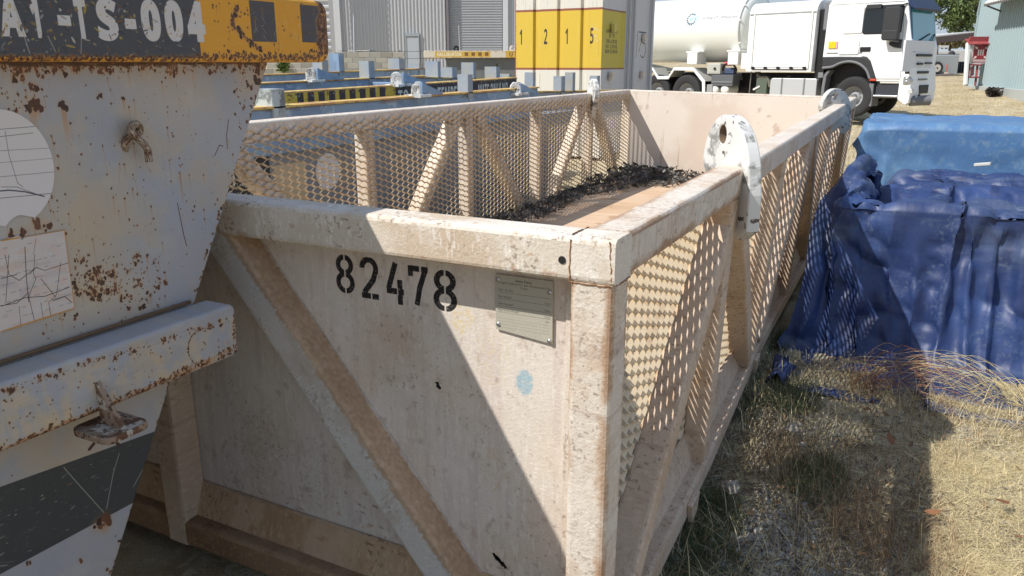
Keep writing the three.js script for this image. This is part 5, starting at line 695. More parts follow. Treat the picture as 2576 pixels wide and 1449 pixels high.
  for (const [q, w, zz] of [[[478, 622], [603, 776], 0.0], [[970, 606], [1096, 782], 0.0]]) { const [x0, yb, x1, yt] = B2(q, w); p('tank_saddle', x0 + 0.03, yb, x1 - 0.02, yt - 0.03, -0.6, zz, offw, 0.01); p('saddle_cap', x0 - 0.02, yt - 0.05, x1 + 0.03, yt, -0.55, zz + 0.02, white, 0.01); p('saddle_face', x0 + 0.07, yb + 0.02, x1 - 0.04, yt - 0.07, zz - 0.02, zz + 0.008, white, 0.01); }
  { const [x0, yb, x1, yt] = B2([720, 765], [866, 892]); const bx = p('valve_box', x0, yb, x1, yt, -0.4, -0.05, std({ color: rgb(190, 190, 182) }), 0.015); p('box_door', x0 + 0.03, yb + 0.03, x1 - 0.03, yt - 0.03, -0.06, -0.04, std({ color: rgb(176, 176, 168) }), 0.01, bx); K('knob', cyl(V((x0 + x1) / 2 + 0.06, (yb + yt) / 2, -0.05), V((x0 + x1) / 2 + 0.06, (yb + yt) / 2, 0.0), 0.045), blk, bx); }
  { const [x0, yb, x1, yt] = B2([1135, 640], [1212, 832]); p('side_box', x0, yb, x1, yt, -0.5, -0.02, offw, 0.015); }
  { const [x, y] = b(940, 770); K('red_valve', box(x, y, -0.2, 0.22, 0.14, 0.15, 0.03), std({ color: rgb(190, 70, 80) })); const [hx, hy] = b(960, 850); K('hose', tube([V(hx - 0.3, hy, -0.2), V(hx - 0.2, hy + 0.18, -0.15), V(hx + 0.1, hy + 0.22, -0.15), V(hx + 0.26, hy, -0.2), V(hx + 0.1, hy - 0.15, -0.2)], 0.035, 40), blk); K('coupling', box(hx, hy - 0.03, -0.25, 0.36, 0.24, 0.2, 0.05), std({ color: rgb(60, 74, 104) })); }
  { const [x0, yb, x1, yt] = B2([770, 900], [1020, 1040]); p('battery_box', x0, yb, x1, yt, -0.5, -0.04, std({ color: rgb(92, 94, 98) }), 0.03); p('box_rib', x0 + 0.02, yb + 0.1, x1 - 0.02, yb + 0.16, -0.05, -0.02, grey, 0.01); }
  for (const zx of [792, 916]) { const [x, y] = b(zx, 1082); K('air_tank', cyl(V(x, y, -0.75), V(x, y, -0.12), 0.165, 0.165, 24), offw); const s = new THREE.SphereGeometry(0.165, 24, 12); s.scale(1, 1, 0.45); K('tank_end', s.translate(x, y, -0.12), offw); }
  { const [x0, yb, x1, yt] = [...b(1452, 1250), ...b(2040, 950)], yy0 = Math.min(yb, 0.5), ft = p('fuel_tank', x0, yy0, x1, yt, -0.7, -0.06, std({ color: rgb(214, 216, 218), roughness: 0.38, metalness: 0.55 }), 0.09); for (const u of [0.26, 0.74]) p('tank_strap', mix(x0, x1, u) - 0.03, yy0 - 0.005, mix(x0, x1, u) + 0.03, yt + 0.008, -0.72, -0.045, std({ color: rgb(150, 152, 154), metalness: 0.6, roughness: 0.4 }), 0.09, ft); const [cx, cy] = b(1675, 935); K('filler_cap', cyl(V(cx, cy - 0.03, -0.25), V(cx, cy + 0.06, -0.25), 0.09), blk, ft); }
  { const [x, y] = b(1280, 900); K('pump_pipe', [tube([V(x, y, -0.3), V(x + 0.1, y - 0.1, -0.25), V(x + 0.4, y - 0.12, -0.25), V(x + 0.5, y - 0.4, -0.3)], 0.06), cyl(V(x - 0.2, y + 0.1, -0.2), V(x - 0.25, y - 0.8, -0.25), 0.02), cyl(V(x + 0.05, y + 0.06, -0.2), V(x + 0.05, y + 0.1, -0.2), 0.1)], std({ color: rgb(120, 118, 108) })); const [gx, gy] = b(1340, 1040); K('pump', box(gx, gy, -0.4, 0.4, 0.6, 0.4, 0.05), std({ color: rgb(86, 96, 84) })); const [wx, wy] = b(1275, 1085); K('lever', bar(V(wx - 0.1, wy, -0.2), V(wx + 0.14, wy + 0.12, -0.2), 0.06, 0.06), offw); }
  K('undercarriage', [box(-4.4, 0.95, -1.25, 6.6, 0.75, 0.9, 0.05), box(-3.6, 0.6, -1.25, 3.4, 0.5, 0.7, 0.05)], blk);
  K('engine_bay', box((cx1 - 1.1) / 2 + 0.0, 2.2, -1.2, -1.1 - cx1 - 0.05, 2.2, 2.0), blk); { const [x, y] = a(90, 200); K('snorkel', box(x, y, -0.3, 0.2, 0.9, 0.35, 0.05), grey); }
}
// ---------------------------------------------------------------- right background: green shed, sign, car port, trailer, tree, bollard
const a5 = (zx, zy) => [2058.5 + 0.2010 * zx, 0.2010 * zy];
const RU = V(1, 0, 0).applyQuaternion(CROT).setY(0).normalize(), RN = V(0, 0, 1).applyQuaternion(CROT).setY(0).normalize();
{
  const A = far(...a5(1880, 1068), 35), C0 = far(...a5(2230, 1098), 32), B = far(...a5(2900, 1170), 26), t = thing('green_shed', 'pale green corrugated shed at the right edge', 'building'), G = Math.min(A.y, B.y) - 0.4, gm = std({ color: rgb(150, 168, 172), roughness: 0.55, side: THREE.DoubleSide });
  const su = B.clone().sub(A).setY(0), sl = su.length(); su.normalize(); const sn = V(-su.z, 0, su.x); if (sn.dot(V(CAM.x - A.x, 0, CAM.z - A.z)) < 0) sn.negate();
  const sC = C0.clone().sub(A).setY(0).dot(su), yA = far(...a5(1893, 210), 35).y, sR = far(...a5(2010, 0), 33.9).clone().sub(A).dot(su), yR = far(...a5(2010, 0), 33.9).y, ew = far(...a5(2250, 62), 31.8).y;
  const topAt = (s) => yA + (yR - yA) * s / sR, n = Math.round(sl / 0.28), pos = [];
  const quad = (v) => { for (const k of [0, 1, 2, 0, 2, 3]) pos.push(v[k].x, v[k].y, v[k].z); }, P = (s, e, y) => A.clone().addScaledVector(su, s).addScaledVector(sn, e).setY(y);
  for (let i = 0; i < n; i++) for (const [f0, f1, e0, e1] of [[0, 0.55, 0.0, 0.0], [0.55, 0.68, 0, 0.05], [0.68, 0.87, 0.05, 0.05], [0.87, 1, 0.05, 0]]) { const s0 = (i + f0) / n * sl, s1 = (i + f1) / n * sl, T = (s) => Math.min(topAt(s), topAt(sl * 0.6)); quad([P(s0, e0, G), P(s1, e1, G), P(s1, e1, T(s1)), P(s0, e0, T(s0))]); }
  const g = new THREE.BufferGeometry(); g.setAttribute('position', new THREE.Float32BufferAttribute(pos, 3)); g.computeVertexNormals(); mesh('corrugated_wall', boxUV(g), gm, t);
  mesh('verge_trim', bar(P(-0.05, 0.03, yA), P(sl * 0.6, 0.03, topAt(sl * 0.6)), 0.12, 0.1), gm, t); mesh('corner_trim', bar(P(0, 0, G), P(0, 0, yA), 0.14, 0.14, { up: su }), gm, t);
  const rg = [], m = Math.round((sl - sC) / 0.28); for (let i = 0; i < m; i++) { const s = sC + (i + 0.5) * 0.28; rg.push(bar(P(s, 0.7, ew), P(s, 0.0, ew + 0.75), 0.16, 0.06, { ch: 0.02 }), bar(P(s + 0.14, 0.7, ew - 0.02), P(s + 0.14, 0, ew + 0.73), 0.15, 0.03, { ch: 0.01 })); }
  mesh('canopy', rg, std({ color: rgb(196, 200, 198), roughness: 0.5 }), t); mesh('fascia', bar(P(sC, 0.68, ew - 0.05), P(sl, 0.68, ew - 0.05), 0.04, 0.08), std({ color: rgb(104, 98, 98) }), t); mesh('bracket', bar(P(sC + 0.02, 0.68, ew - 0.03), P(sC + 0.02, 0.02, ew - 0.3), 0.05, 0.06), std({ color: rgb(104, 98, 98) }), t);
  mesh('hull', bar(P(0.1, -3, (G + yA) / 2), P(sl, -3, (G + yA) / 2), 5.8, yA - G - 0.1), gm, t); mesh('plinth', bar(P(-0.1, 0.06, G + 0.25), P(sl, 0.06, G + 0.25), 0.2, 0.4), std({ color: rgb(168, 172, 168), roughness: 0.9 }), t);
}
{ // assembly point sign
  const d = 33, q = (x, y, e = 0) => far(...a5(x, y), d + e), t = thing('assembly_sign', 'red assembly point sign under a small red roof on two white posts', 'sign'), wm = std({ color: rgb(214, 218, 216), roughness: 0.5 });
  for (const [x0, x1, y1] of [[1872, 1850, 1062], [2148, 2135, 1075]]) mesh('post', bar(q(x1 - 10, y1, -0.3), q(x0, 535, -0.3), 0.1, 0.17, { up: RN }), wm, t);
  mesh('roof', [bar(q(1865, 522, -0.35), q(2170, 516, -0.35), 0.5, 0.03, { up: V(RN.x * 0.5, 1, RN.z * 0.5) }), extr([[0, 0], [2.02, 0], [1.86, 0.42], [0.14, 0.42]], 0.06, { bevel: 0.01 }).applyMatrix4(new THREE.Matrix4().makeBasis(RU, V(0, 1, 0), RN).setPosition(...q(1862, 540, -0.3).toArray()).multiply(new THREE.Matrix4().makeScale(q(1862, 540).distanceTo(q(2172, 540)) / 2.02, 0.62, 1)))], std({ color: rgb(150, 66, 68), roughness: 0.6 }), t);
  const c = document.createElement('canvas'); c.width = 256; c.height = 288; const k = c.getContext('2d'); k.fillStyle = 'rgb(212,200,198)'; k.fillRect(0, 0, 256, 288); k.fillStyle = 'rgb(150,54,60)'; k.fillRect(30, 16, 196, 218); k.fillRect(30, 264, 196, 12); k.fillStyle = 'rgb(232,226,220)'; k.font = 'bold 26px sans-serif'; k.textAlign = 'center'; k.fillText('ASSEMBLY POINT', 128, 34, 190);
  for (const x of [98, 128, 158]) { k.beginPath(); k.arc(x, 112, 11, 0, 6.3); k.fill(); k.fillRect(x - 10, 124, 20, 30); k.fillRect(x - 9, 152, 7, 26); k.fillRect(x + 2, 152, 7, 26); }
  for (const [x, y, an] of [[62, 76, 0.78], [194, 76, 2.36], [62, 206, -0.78], [194, 206, -2.36]]) { k.save(); k.translate(x, y); k.rotate(an); k.fillRect(-26, -7, 30, 14); k.beginPath(); k.moveTo(0, -20); k.lineTo(26, 0); k.lineTo(0, 20); k.fill(); k.restore(); }
  k.fillStyle = 'rgb(140,60,64)'; k.font = '18px sans-serif'; k.fillText('EMERGENCY MEETING AREA', 128, 258, 210);
  const w = q(1890, 600).distanceTo(q(2130, 600)), h = q(2000, 540).distanceTo(q(2000, 795)); const o = q(1885, 795, -0.15), pg = mapUV(extr([[0, 0], [w, 0], [w, h], [0, h]], 0.04, { bevel: 0.004 }), (x, y) => [x / w, y / h]);
  mesh('board', pg.applyMatrix4(new THREE.Matrix4().makeBasis(RU, V(0, 1, 0), RN).setPosition(o.x, o.y, o.z)), std({ map: texture(c, 1, 1), roughness: 0.5 }), t);
  const s = thing('red_stand', 'red steel stand below the assembly sign', 'stand'), rm = std({ color: rgb(150, 62, 66), roughness: 0.5 }); for (const x of [1880, 1985]) mesh('leg', bar(q(x + 8, 815, -0.1), q(x - 22, 1070, -0.1), 0.07, 0.07, { up: RN }), rm, s); mesh('shelf', [bar(q(1870, 965, -0.1), q(1990, 968, -0.1), 0.3, 0.06), bar(q(1885, 808, -0.1), q(2025, 815, -0.1), 0.3, 0.06)], rm, s); mesh('back_plate', bar(q(1925, 830, 0.02), q(1915, 950, 0.02), 0.04, 0.3, { up: RN }), std({ color: rgb(150, 120, 124) }), s);
}
{ // open shelter with a sloping roof, and what stands below it
  const d = 44, q = (x, y, e = 0) => far(...a5(x, y), d + e), t = thing('car_port', 'dark sloping roof of an open shelter on thin posts', 'shelter'), dk = std({ color: rgb(84, 74, 72), roughness: 0.7 });
  const A = q(1330, 520), B = q(1945, 450), w = RN.clone().multiplyScalar(-4); mesh('roof', bar(A.clone().addScaledVector(w, 0.5).add(V(0, 0.22, 0)), B.clone().addScaledVector(w, 0.5).add(V(0, 0.2, 0)), 4, 0.1), std({ color: rgb(190, 190, 188) }), t); mesh('fascia', bar(A, B, 0.12, 0.36), dk, t);
  for (const [x, y] of [[1490, 500], [1930, 460]]) mesh('post', bar(q(x, y, 0.1), q(x - 10, 1060, 0.1), 0.1, 0.1, { up: RN }), dk, t);
  const wl = thing('white_wall', 'white wall behind the open shelter', 'wall'), wm = std({ color: rgb(206, 206, 202), roughness: 0.8 }); mesh('panel', bar(q(1330, 900, 6), q(1900, 870, 6), 0.2, q(1500, 590, 6).y - q(1500, 1080, 6).y, {}), wm, wl); mesh('coping', bar(q(1330, 584, 5.9), q(1620, 584, 5.9), 0.3, 0.14), wm, wl); mesh('rail', bar(q(1600, 684, 5.8), q(1900, 684, 5.8), 0.1, 0.1), std({ color: rgb(150, 150, 148) }), wl);
  const cn = thing('dark_container', 'dark container standing in the shade of the shelter', 'container'), cm = std({ color: rgb(52, 58, 66), roughness: 0.6 }); mesh('hull', bar(q(1580, 920, 3), q(1850, 915, 3), 2, q(1700, 770, 3).y - q(1700, 1060, 3).y), cm, cn); for (let i = 0; i < 9; i++) { const p = q(1595 + i * 30, 915, 1.95); mesh('rib', bar(p.clone().setY(q(1700, 1050, 3).y), p.clone().setY(q(1700, 785, 3).y), 0.09, 0.12, { up: RN }), cm, cn); }
  const tr = thing('box_trailer', 'small grey box trailer with a spare wheel on its end', 'trailer'), D2 = -1.5, tm = std({ color: rgb(158, 164, 166), roughness: 0.5 });
  mesh('box_body', boxUV(bar(q(1330, 815, D2 + 0.9), q(1650, 812, D2 + 0.9), 1.6, q(1500, 690, D2).y - q(1500, 945, D2).y, { ch: 0.04, r: 2 })), tm, tr); mesh('lid', bar(q(1320, 690, D2 + 0.9), q(1660, 686, D2 + 0.9), 1.7, 0.1, { ch: 0.03 }), std({ color: rgb(90, 92, 94) }), tr); { const s = new THREE.SphereGeometry(0.3, 16, 12), p = q(1665, 705, D2 + 0.3); s.scale(0.7, 1, 1); mesh('rolled_cover', s.translate(p.x, p.y, p.z), M.rubber, tr); }
  { const p = q(1482, 850, D2 - 0.05), r = 75 * 0.201 / F * (d + D2), tt = new THREE.TorusGeometry(r * 0.8, r * 0.24, 12, 32), m4 = new THREE.Matrix4().makeBasis(RU, V(0, 1, 0), RN).setPosition(p.x, p.y, p.z); const w2 = mesh('spare_wheel', tt.applyMatrix4(m4), M.rubber, tr); const dd = new THREE.CylinderGeometry(r * 0.66, r * 0.6, 0.1, 24); dd.rotateX(Math.PI / 2); mesh('rim', dd.applyMatrix4(m4), std({ color: rgb(196, 194, 184) }), w2); const hb = new THREE.CylinderGeometry(r * 0.12, r * 0.12, 0.14, 10); hb.rotateX(Math.PI / 2); mesh('hub', hb.applyMatrix4(m4), M.black, w2); }
  for (const x of [1420, 1560]) { const p = q(x, 990, D2 + 0.8); mesh('wheel', cyl(p.clone().addScaledVector(RU, -0.1), p.clone().addScaledVector(RU, 0.1), 0.3, 0.3, 24), M.rubber, tr); } mesh('rear_bar', bar(q(1400, 950, D2), q(1690, 935, D2), 0.1, 0.14), std({ color: rgb(120, 112, 108) }), tr); mesh('tail_lamp', bar(q(1598, 862, D2), q(1612, 862, D2), 0.05, 0.5), std({ color: rgb(190, 110, 100) }), tr); mesh('plate', bar(q(1575, 920, D2 - 0.05), q(1625, 917, D2 - 0.05), 0.03, 0.14), std({ color: rgb(206, 190, 180) }), tr);
  const bu = thing('brown_bush', 'dry olive bush behind the white wall', 'bush'), r = rng(81), lg = []; for (let i = 0; i < 700; i++) { const p = q(1380 + r() * 520, 495 + r() * r() * 110, 9 + r() * 3), g = new THREE.PlaneGeometry(0.3, 0.16); g.rotateX(r() * 3).rotateY(r() * 6).rotateZ(r() * 3); lg.push(g.translate(p.x, p.y, p.z)); } mesh('foliage', join(lg), std({ color: rgb(150, 140, 100), side: THREE.DoubleSide }), bu); mesh('stem', cyl(V(q(1650, 700, 10).x, 0, q(1650, 700, 10).z), q(1650, 560, 10), 0.08), std({ color: rgb(100, 84, 66) }), bu);
}
{ // tree: trunk behind the green shed, limbs, hanging sprays of leaves
  const d = 50, q = (x, y, e = 0) => far(...a5(x, y), d + e), t = thing('broad_tree', 'leafy green tree above the shelter, between truck and green shed', 'tree'), r = rng(83), limbs = [];
  const base = q(2060, 1060, 4); base.y = groundY(base.x, base.z) - 0.1; const top = q(1960, -160, 3); limbs.push(tube([base, base.clone().lerp(top, 0.5).addScaledVector(RU, 0.3), top], 0.22, 14, 8));
  const tips = []; for (let i = 0; i < 90; i++) { const zx = 1370 + r() * 620, lim = zx < 1500 ? 60 + (zx - 1370) * 0.9 : zx < 1650 ? 180 + (zx - 1500) : 350, zy = -260 + r() * (lim + 260); tips.push(q(zx, zy, -1.2 + r() * 4)); } for (const [zx, zy] of [[1440, 120], [1420, 60], [1500, 180], [1560, 230], [1580, 290], [1640, 300], [1700, 360], [1720, 390], [1780, 350], [1830, 330], [1860, 380], [1880, 300], [1900, 200], [1760, 250], [1650, 180], [1800, 160], [1850, 80], [1700, 60], [1550, 60], [1480, 20]]) tips.push(q(zx, zy, -0.8 + r() * 2));
  for (let i = 0; i < tips.length; i += 2) { const s = base.clone().lerp(top, 0.6 + 0.4 * r()); limbs.push(tube([s, s.clone().lerp(tips[i], 0.5).add(V(0, 0.5, 0)), tips[i]], 0.04, 8, 5)); }
  mesh('trunk', limbs, std({ color: rgb(92, 78, 64), roughness: 0.9 }), t);
  const leaf = new THREE.BufferGeometry(); leaf.setAttribute('position', new THREE.Float32BufferAttribute([0, 0, 0, 0.35, 0.5, 0.05, 0, 1, 0.12, 0, 0, 0, 0, 1, 0.12, -0.35, 0.5, 0.05], 3)); leaf.computeVertexNormals(); leaf.setAttribute('uv', new THREE.Float32BufferAttribute(new Array(12).fill(0), 2));
  const n = 9000, im = new THREE.InstancedMesh(leaf, std({ color: 0xffffff, roughness: 0.7, side: THREE.DoubleSide }), n), m4 = new THREE.Matrix4(), qt = new THREE.Quaternion(), eu = new THREE.Euler(), col = new THREE.Color();
  for (let i = 0; i < n; i++) { const c = tips[Math.floor(r() * tips.length)], rad = 0.05 + 0.36 * Math.cbrt(r()), th = r() * 6.28, ph = Math.acos(2 * r() - 1), p = V(c.x + rad * Math.sin(ph) * Math.cos(th), c.y + rad * 0.6 * Math.cos(ph) - 0.1 * r(), c.z + rad * Math.sin(ph) * Math.sin(th)), s = 0.09 + r() * 0.12; eu.set(r() * 6, r() * 6, r() * 6); im.setMatrixAt(i, m4.compose(p, qt.setFromEuler(eu), V(s, s * 1.3, s))); const k = r(); im.setColorAt(i, col.setRGB(0.075 + 0.09 * k, 0.11 + 0.11 * k, 0.03 + 0.035 * k)); }
  im.name = 'crown'; im.userData.kind = 'stuff'; t.add(im);
}
{ // bollard and broken branches
  const p = onY(2345, 266, -0.1), s = p.distanceTo(CAM), t = thing('bollard', 'yellow bollard on a grey foot, just past the truck bumper', 'bollard', [0, 0, 0]); const q = (zx, zy) => far(...a5(zx, zy), s * 0.965); mesh('post', cyl(q(1335, 1305), q(1340, 1130), 0.1, 0.1, 20), std({ color: rgb(206, 150, 48), roughness: 0.6 }), t); mesh('foot', cyl(q(1335, 1330), q(1335, 1290), 0.26, 0.11, 20), std({ color: rgb(120, 122, 124), roughness: 0.8 }), t);
  const dbr = thing('branch_pile', 'small dark pile of broken branches before the green shed', 'debris'), r = rng(87), qq = (zx, zy, e = 0) => far(...a5(zx, zy), 30 + e), lg = [], st = [];
  for (let i = 0; i < 160; i++) { const c = qq(2190 + (r() - 0.5) * 150, 1150 + (r() - 0.5) * 70, r() - 0.5), g = new THREE.PlaneGeometry(0.22, 0.1); g.rotateX(r() * 3).rotateY(r() * 6).rotateZ(r() * 3); lg.push(g.translate(c.x, c.y, c.z)); }
  mesh('dead_foliage', join(lg), std({ color: rgb(62, 56, 50), side: THREE.DoubleSide }), dbr); for (const [a, b, c, e] of [[2150, 1180, 2480, 1110], [2200, 1130, 2330, 1105], [2390, 1110, 2432, 950], [2500, 1080, 2524, 965], [2110, 1165, 2200, 1185], [2230, 1170, 2400, 1130], [2470, 1140, 2500, 1070]]) mesh('branch', tube([qq(a, b), qq((a + c) / 2 + 6, (b + e) / 2 - 8), qq(c, e)], 0.03, 8, 6), std({ color: rgb(74, 66, 60) }), dbr); void st;
}
// ---------------------------------------------------------------- tarpaulins: cloth dropped on the piles and left to settle
const tarpC = (() => { const q = field(1024, 2, 14, 5, 91), w = field(1024, 16, 5, 5, 92); return paintCanvas(1024, [36, 54, 98], [{ f: N1, a: 0.45, b: 0.8, col: [52, 76, 126], amt: 0.7 }, { f: q, a: 0.55, b: 0.85, col: [94, 104, 124], amt: 0.5 }, { f: w, a: 0.6, b: 0.85, col: [30, 42, 80], amt: 0.6 }, { f: N5, a: 0.5, b: 0.8, col: [112, 118, 128], amt: 0.4, f2: N6, a2: 0.45, b2: 0.75 }, { f: N3, a: 0.7, b: 0.9, col: [136, 132, 124], amt: 0.3, f2: N2, a2: 0.5, b2: 0.8 }], 6, 91); })();
const tarpC2 = (() => paintCanvas(1024, [74, 112, 156], [{ f: N1, a: 0.4, b: 0.75, col: [90, 128, 166], amt: 0.7 }, { f: N3, a: 0.55, b: 0.8, col: [124, 146, 164], amt: 0.4 }, { f: N5, a: 0.6, b: 0.85, col: [150, 152, 146], amt: 0.35, f2: N2, a2: 0.4, b2: 0.7 }], 6, 93))();
function cloth(nx, nz, x0, x1, z0, z1, slack, y0, solids, o = {}) {
  const r = rng(o.seed || 1), n = nx * nz, p = new Float32Array(n * 3), q = new Float32Array(n * 3), dx = (x1 - x0) / (nx - 1), dz = (z1 - z0) / (nz - 1), C = [];
  const nf = field(128, o.nf || 5, o.nf || 5, 4, (o.seed || 1) + 300);
  for (let j = 0; j < nz; j++) for (let i = 0; i < nx; i++) { const k = (j * nx + i) * 3; p[k] = q[k] = x0 + i * dx + (r() - 0.5) * 0.006; p[k + 1] = q[k + 1] = (typeof y0 === 'function' ? y0(x0 + i * dx, z0 + j * dz) : y0) + nf[(j % 128) * 128 + i % 128] * (o.amp || 0.12); p[k + 2] = q[k + 2] = z0 + j * dz + (r() - 0.5) * 0.006; }
  const lx = Math.abs(dx) * slack, lz = Math.abs(dz) * slack, ld = Math.hypot(lx, lz);
  const add = (a, b, l, s) => C.push([a, b, l, s]);
  for (let j = 0; j < nz; j++) for (let i = 0; i < nx; i++) { const k = j * nx + i; if (i + 1 < nx) add(k, k + 1, lx, 1); if (j + 1 < nz) add(k, k + nx, lz, 1); if (i + 1 < nx && j + 1 < nz) { add(k, k + nx + 1, ld, 0.6); add(k + 1, k + nx, ld, 0.6); } if (i + 2 < nx) add(k, k + 2, 2 * lx, o.bend ?? 0.12); if (j + 2 < nz) add(k, k + 2 * nx, 2 * lz, o.bend ?? 0.12); }
  const A = Int32Array.from(C, (c) => c[0] * 3), B = Int32Array.from(C, (c) => c[1] * 3), Lr = Float32Array.from(C, (c) => c[2]), S = Float32Array.from(C, (c) => c[3]);
  for (let step = 0; step < (o.steps || 200); step++) {
    for (let k = 0; k < n * 3; k++) { const v = (p[k] - q[k]) * 0.965; q[k] = p[k]; p[k] += v + (k % 3 === 1 ? -0.0011 : 0); }
    for (let it = 0; it < 5; it++) for (let c = 0; c < A.length; c++) { const a = A[c], b = B[c], ex = p[b] - p[a], ey = p[b + 1] - p[a + 1], ez = p[b + 2] - p[a + 2], d = Math.sqrt(ex * ex + ey * ey + ez * ez) || 1e-6, f = (d - Lr[c]) / d * 0.5 * S[c]; p[a] += ex * f; p[a + 1] += ey * f; p[a + 2] += ez * f; p[b] -= ex * f; p[b + 1] -= ey * f; p[b + 2] -= ez * f; }
    if (o.pin) for (let j = 0; j < nz; j++) for (const i of j === nz - 1 ? [...Array(nx).keys()] : [nx - 1]) { const k = (j * nx + i) * 3; p[k] = x0 + i * dx; q[k] = p[k]; if (j === nz - 1 || p[k + 1] > 0.5) { p[k + 2] = z0 + j * dz; q[k + 2] = p[k + 2]; } }
    for (let k = 0; k < n * 3; k += 3) {
      let hit = false;
      for (const s of solids) {
        if (s.h) { const ax = p[k] - s.c[0], ay = p[k + 1] - s.c[1], az = p[k + 2] - s.c[2], ux = s.h[0] - Math.abs(ax), uy = s.h[1] - Math.abs(ay), uz = s.h[2] - Math.abs(az); if (ux > 0 && uy > 0 && uz > 0) { hit = true; if (uy <= ux && uy <= uz) p[k + 1] += (ay < 0 ? -uy : uy); else if (ux < uz) p[k] += (ax < 0 ? -ux : ux); else p[k + 2] += (az < 0 ? -uz : uz); } }
        else { const e = [s.b[0] - s.a[0], s.b[1] - s.a[1], s.b[2] - s.a[2]], l2 = e[0] * e[0] + e[1] * e[1] + e[2] * e[2], t = clamp(((p[k] - s.a[0]) * e[0] + (p[k + 1] - s.a[1]) * e[1] + (p[k + 2] - s.a[2]) * e[2]) / (l2 || 1)), gx = p[k] - s.a[0] - e[0] * t, gy = p[k + 1] - s.a[1] - e[1] * t, gz = p[k + 2] - s.a[2] - e[2] * t, d = Math.sqrt(gx * gx + gy * gy + gz * gz); if (d < s.r) { hit = true; const f = s.r / (d || 1e-6); p[k] = s.a[0] + e[0] * t + gx * f; p[k + 1] = s.a[1] + e[1] * t + gy * f; p[k + 2] = s.a[2] + e[2] * t + gz * f; } }
      }
      const wx = 0.012 - 0.02 * Math.max(0, -p[k + 2] - 1.3); if (!o.open && p[k] < wx) { p[k] = wx; hit = true; }
      const gy = (o.floor ?? groundY(p[k], p[k + 2])) + 0.022; if (p[k + 1] < gy) { p[k + 1] = gy; hit = true; }
      if (hit) for (let c = 0; c < 3; c++) q[k + c] = mix(q[k + c], p[k + c], o.grip ?? 0.75);
    }
  }
  const g = new THREE.PlaneGeometry(1, 1, nx - 1, nz - 1), P = g.attributes.position, uv = g.attributes.uv; for (let k = 0; k < n; k++) { P.setXYZ(k, p[3 * k], p[3 * k + 1], p[3 * k + 2]); uv.setXY(k, (k % nx) * lx, Math.floor(k / nx) * lz); } g.computeVertexNormals();
  if (o.crease) { // sharp creases and soft folds of stiff plastic cloth
    const c1 = field(256, 5, 3, 4, (o.seed || 1) + 500), c2 = field(256, 9, 13, 3, (o.seed || 1) + 600), c3 = field(256, 3, 7, 3, (o.seed || 1) + 700), NRM = g.attributes.normal, rid = (f, i, j) => { const v = f[(Math.floor(j * 1.45) % 256) * 256 + Math.floor(i * 1.9) % 256]; return Math.pow(1 - Math.abs(2 * v - 1), 7); };
    for (let j = 0; j < nz; j++) for (let i = 0; i < nx; i++) { const k = j * nx + i, h = o.crease * (0.045 * rid(c1, i, j) + 0.02 * rid(c2, i, j) + 0.04 * rid(c3, i, j)); P.setXYZ(k, P.getX(k) + NRM.getX(k) * h * o.side, P.getY(k) + NRM.getY(k) * h * o.side, P.getZ(k) + NRM.getZ(k) * h * o.side); }
    g.computeVertexNormals();
  }
  return g;
}
const tarpMat = (c, o) => new THREE.MeshPhysicalMaterial({ map: texture(c, 1.3), roughness: 0.5, side: THREE.DoubleSide, bumpMap: texture(grey(1024, N2.map((v, i) => 0.7 * v + 0.3 * N6[i])), 0.8, 0.8, false), bumpScale: 0.006, ...o });
const BOX = (x0, x1, y0, y1, z0, z1) => ({ c: [(x0 + x1) / 2, (y0 + y1) / 2, (z0 + z1) / 2], h: [(x1 - x0) / 2, (y1 - y0) / 2, (z1 - z0) / 2] }), CAP = (a, b, r) => ({ a, b, r });
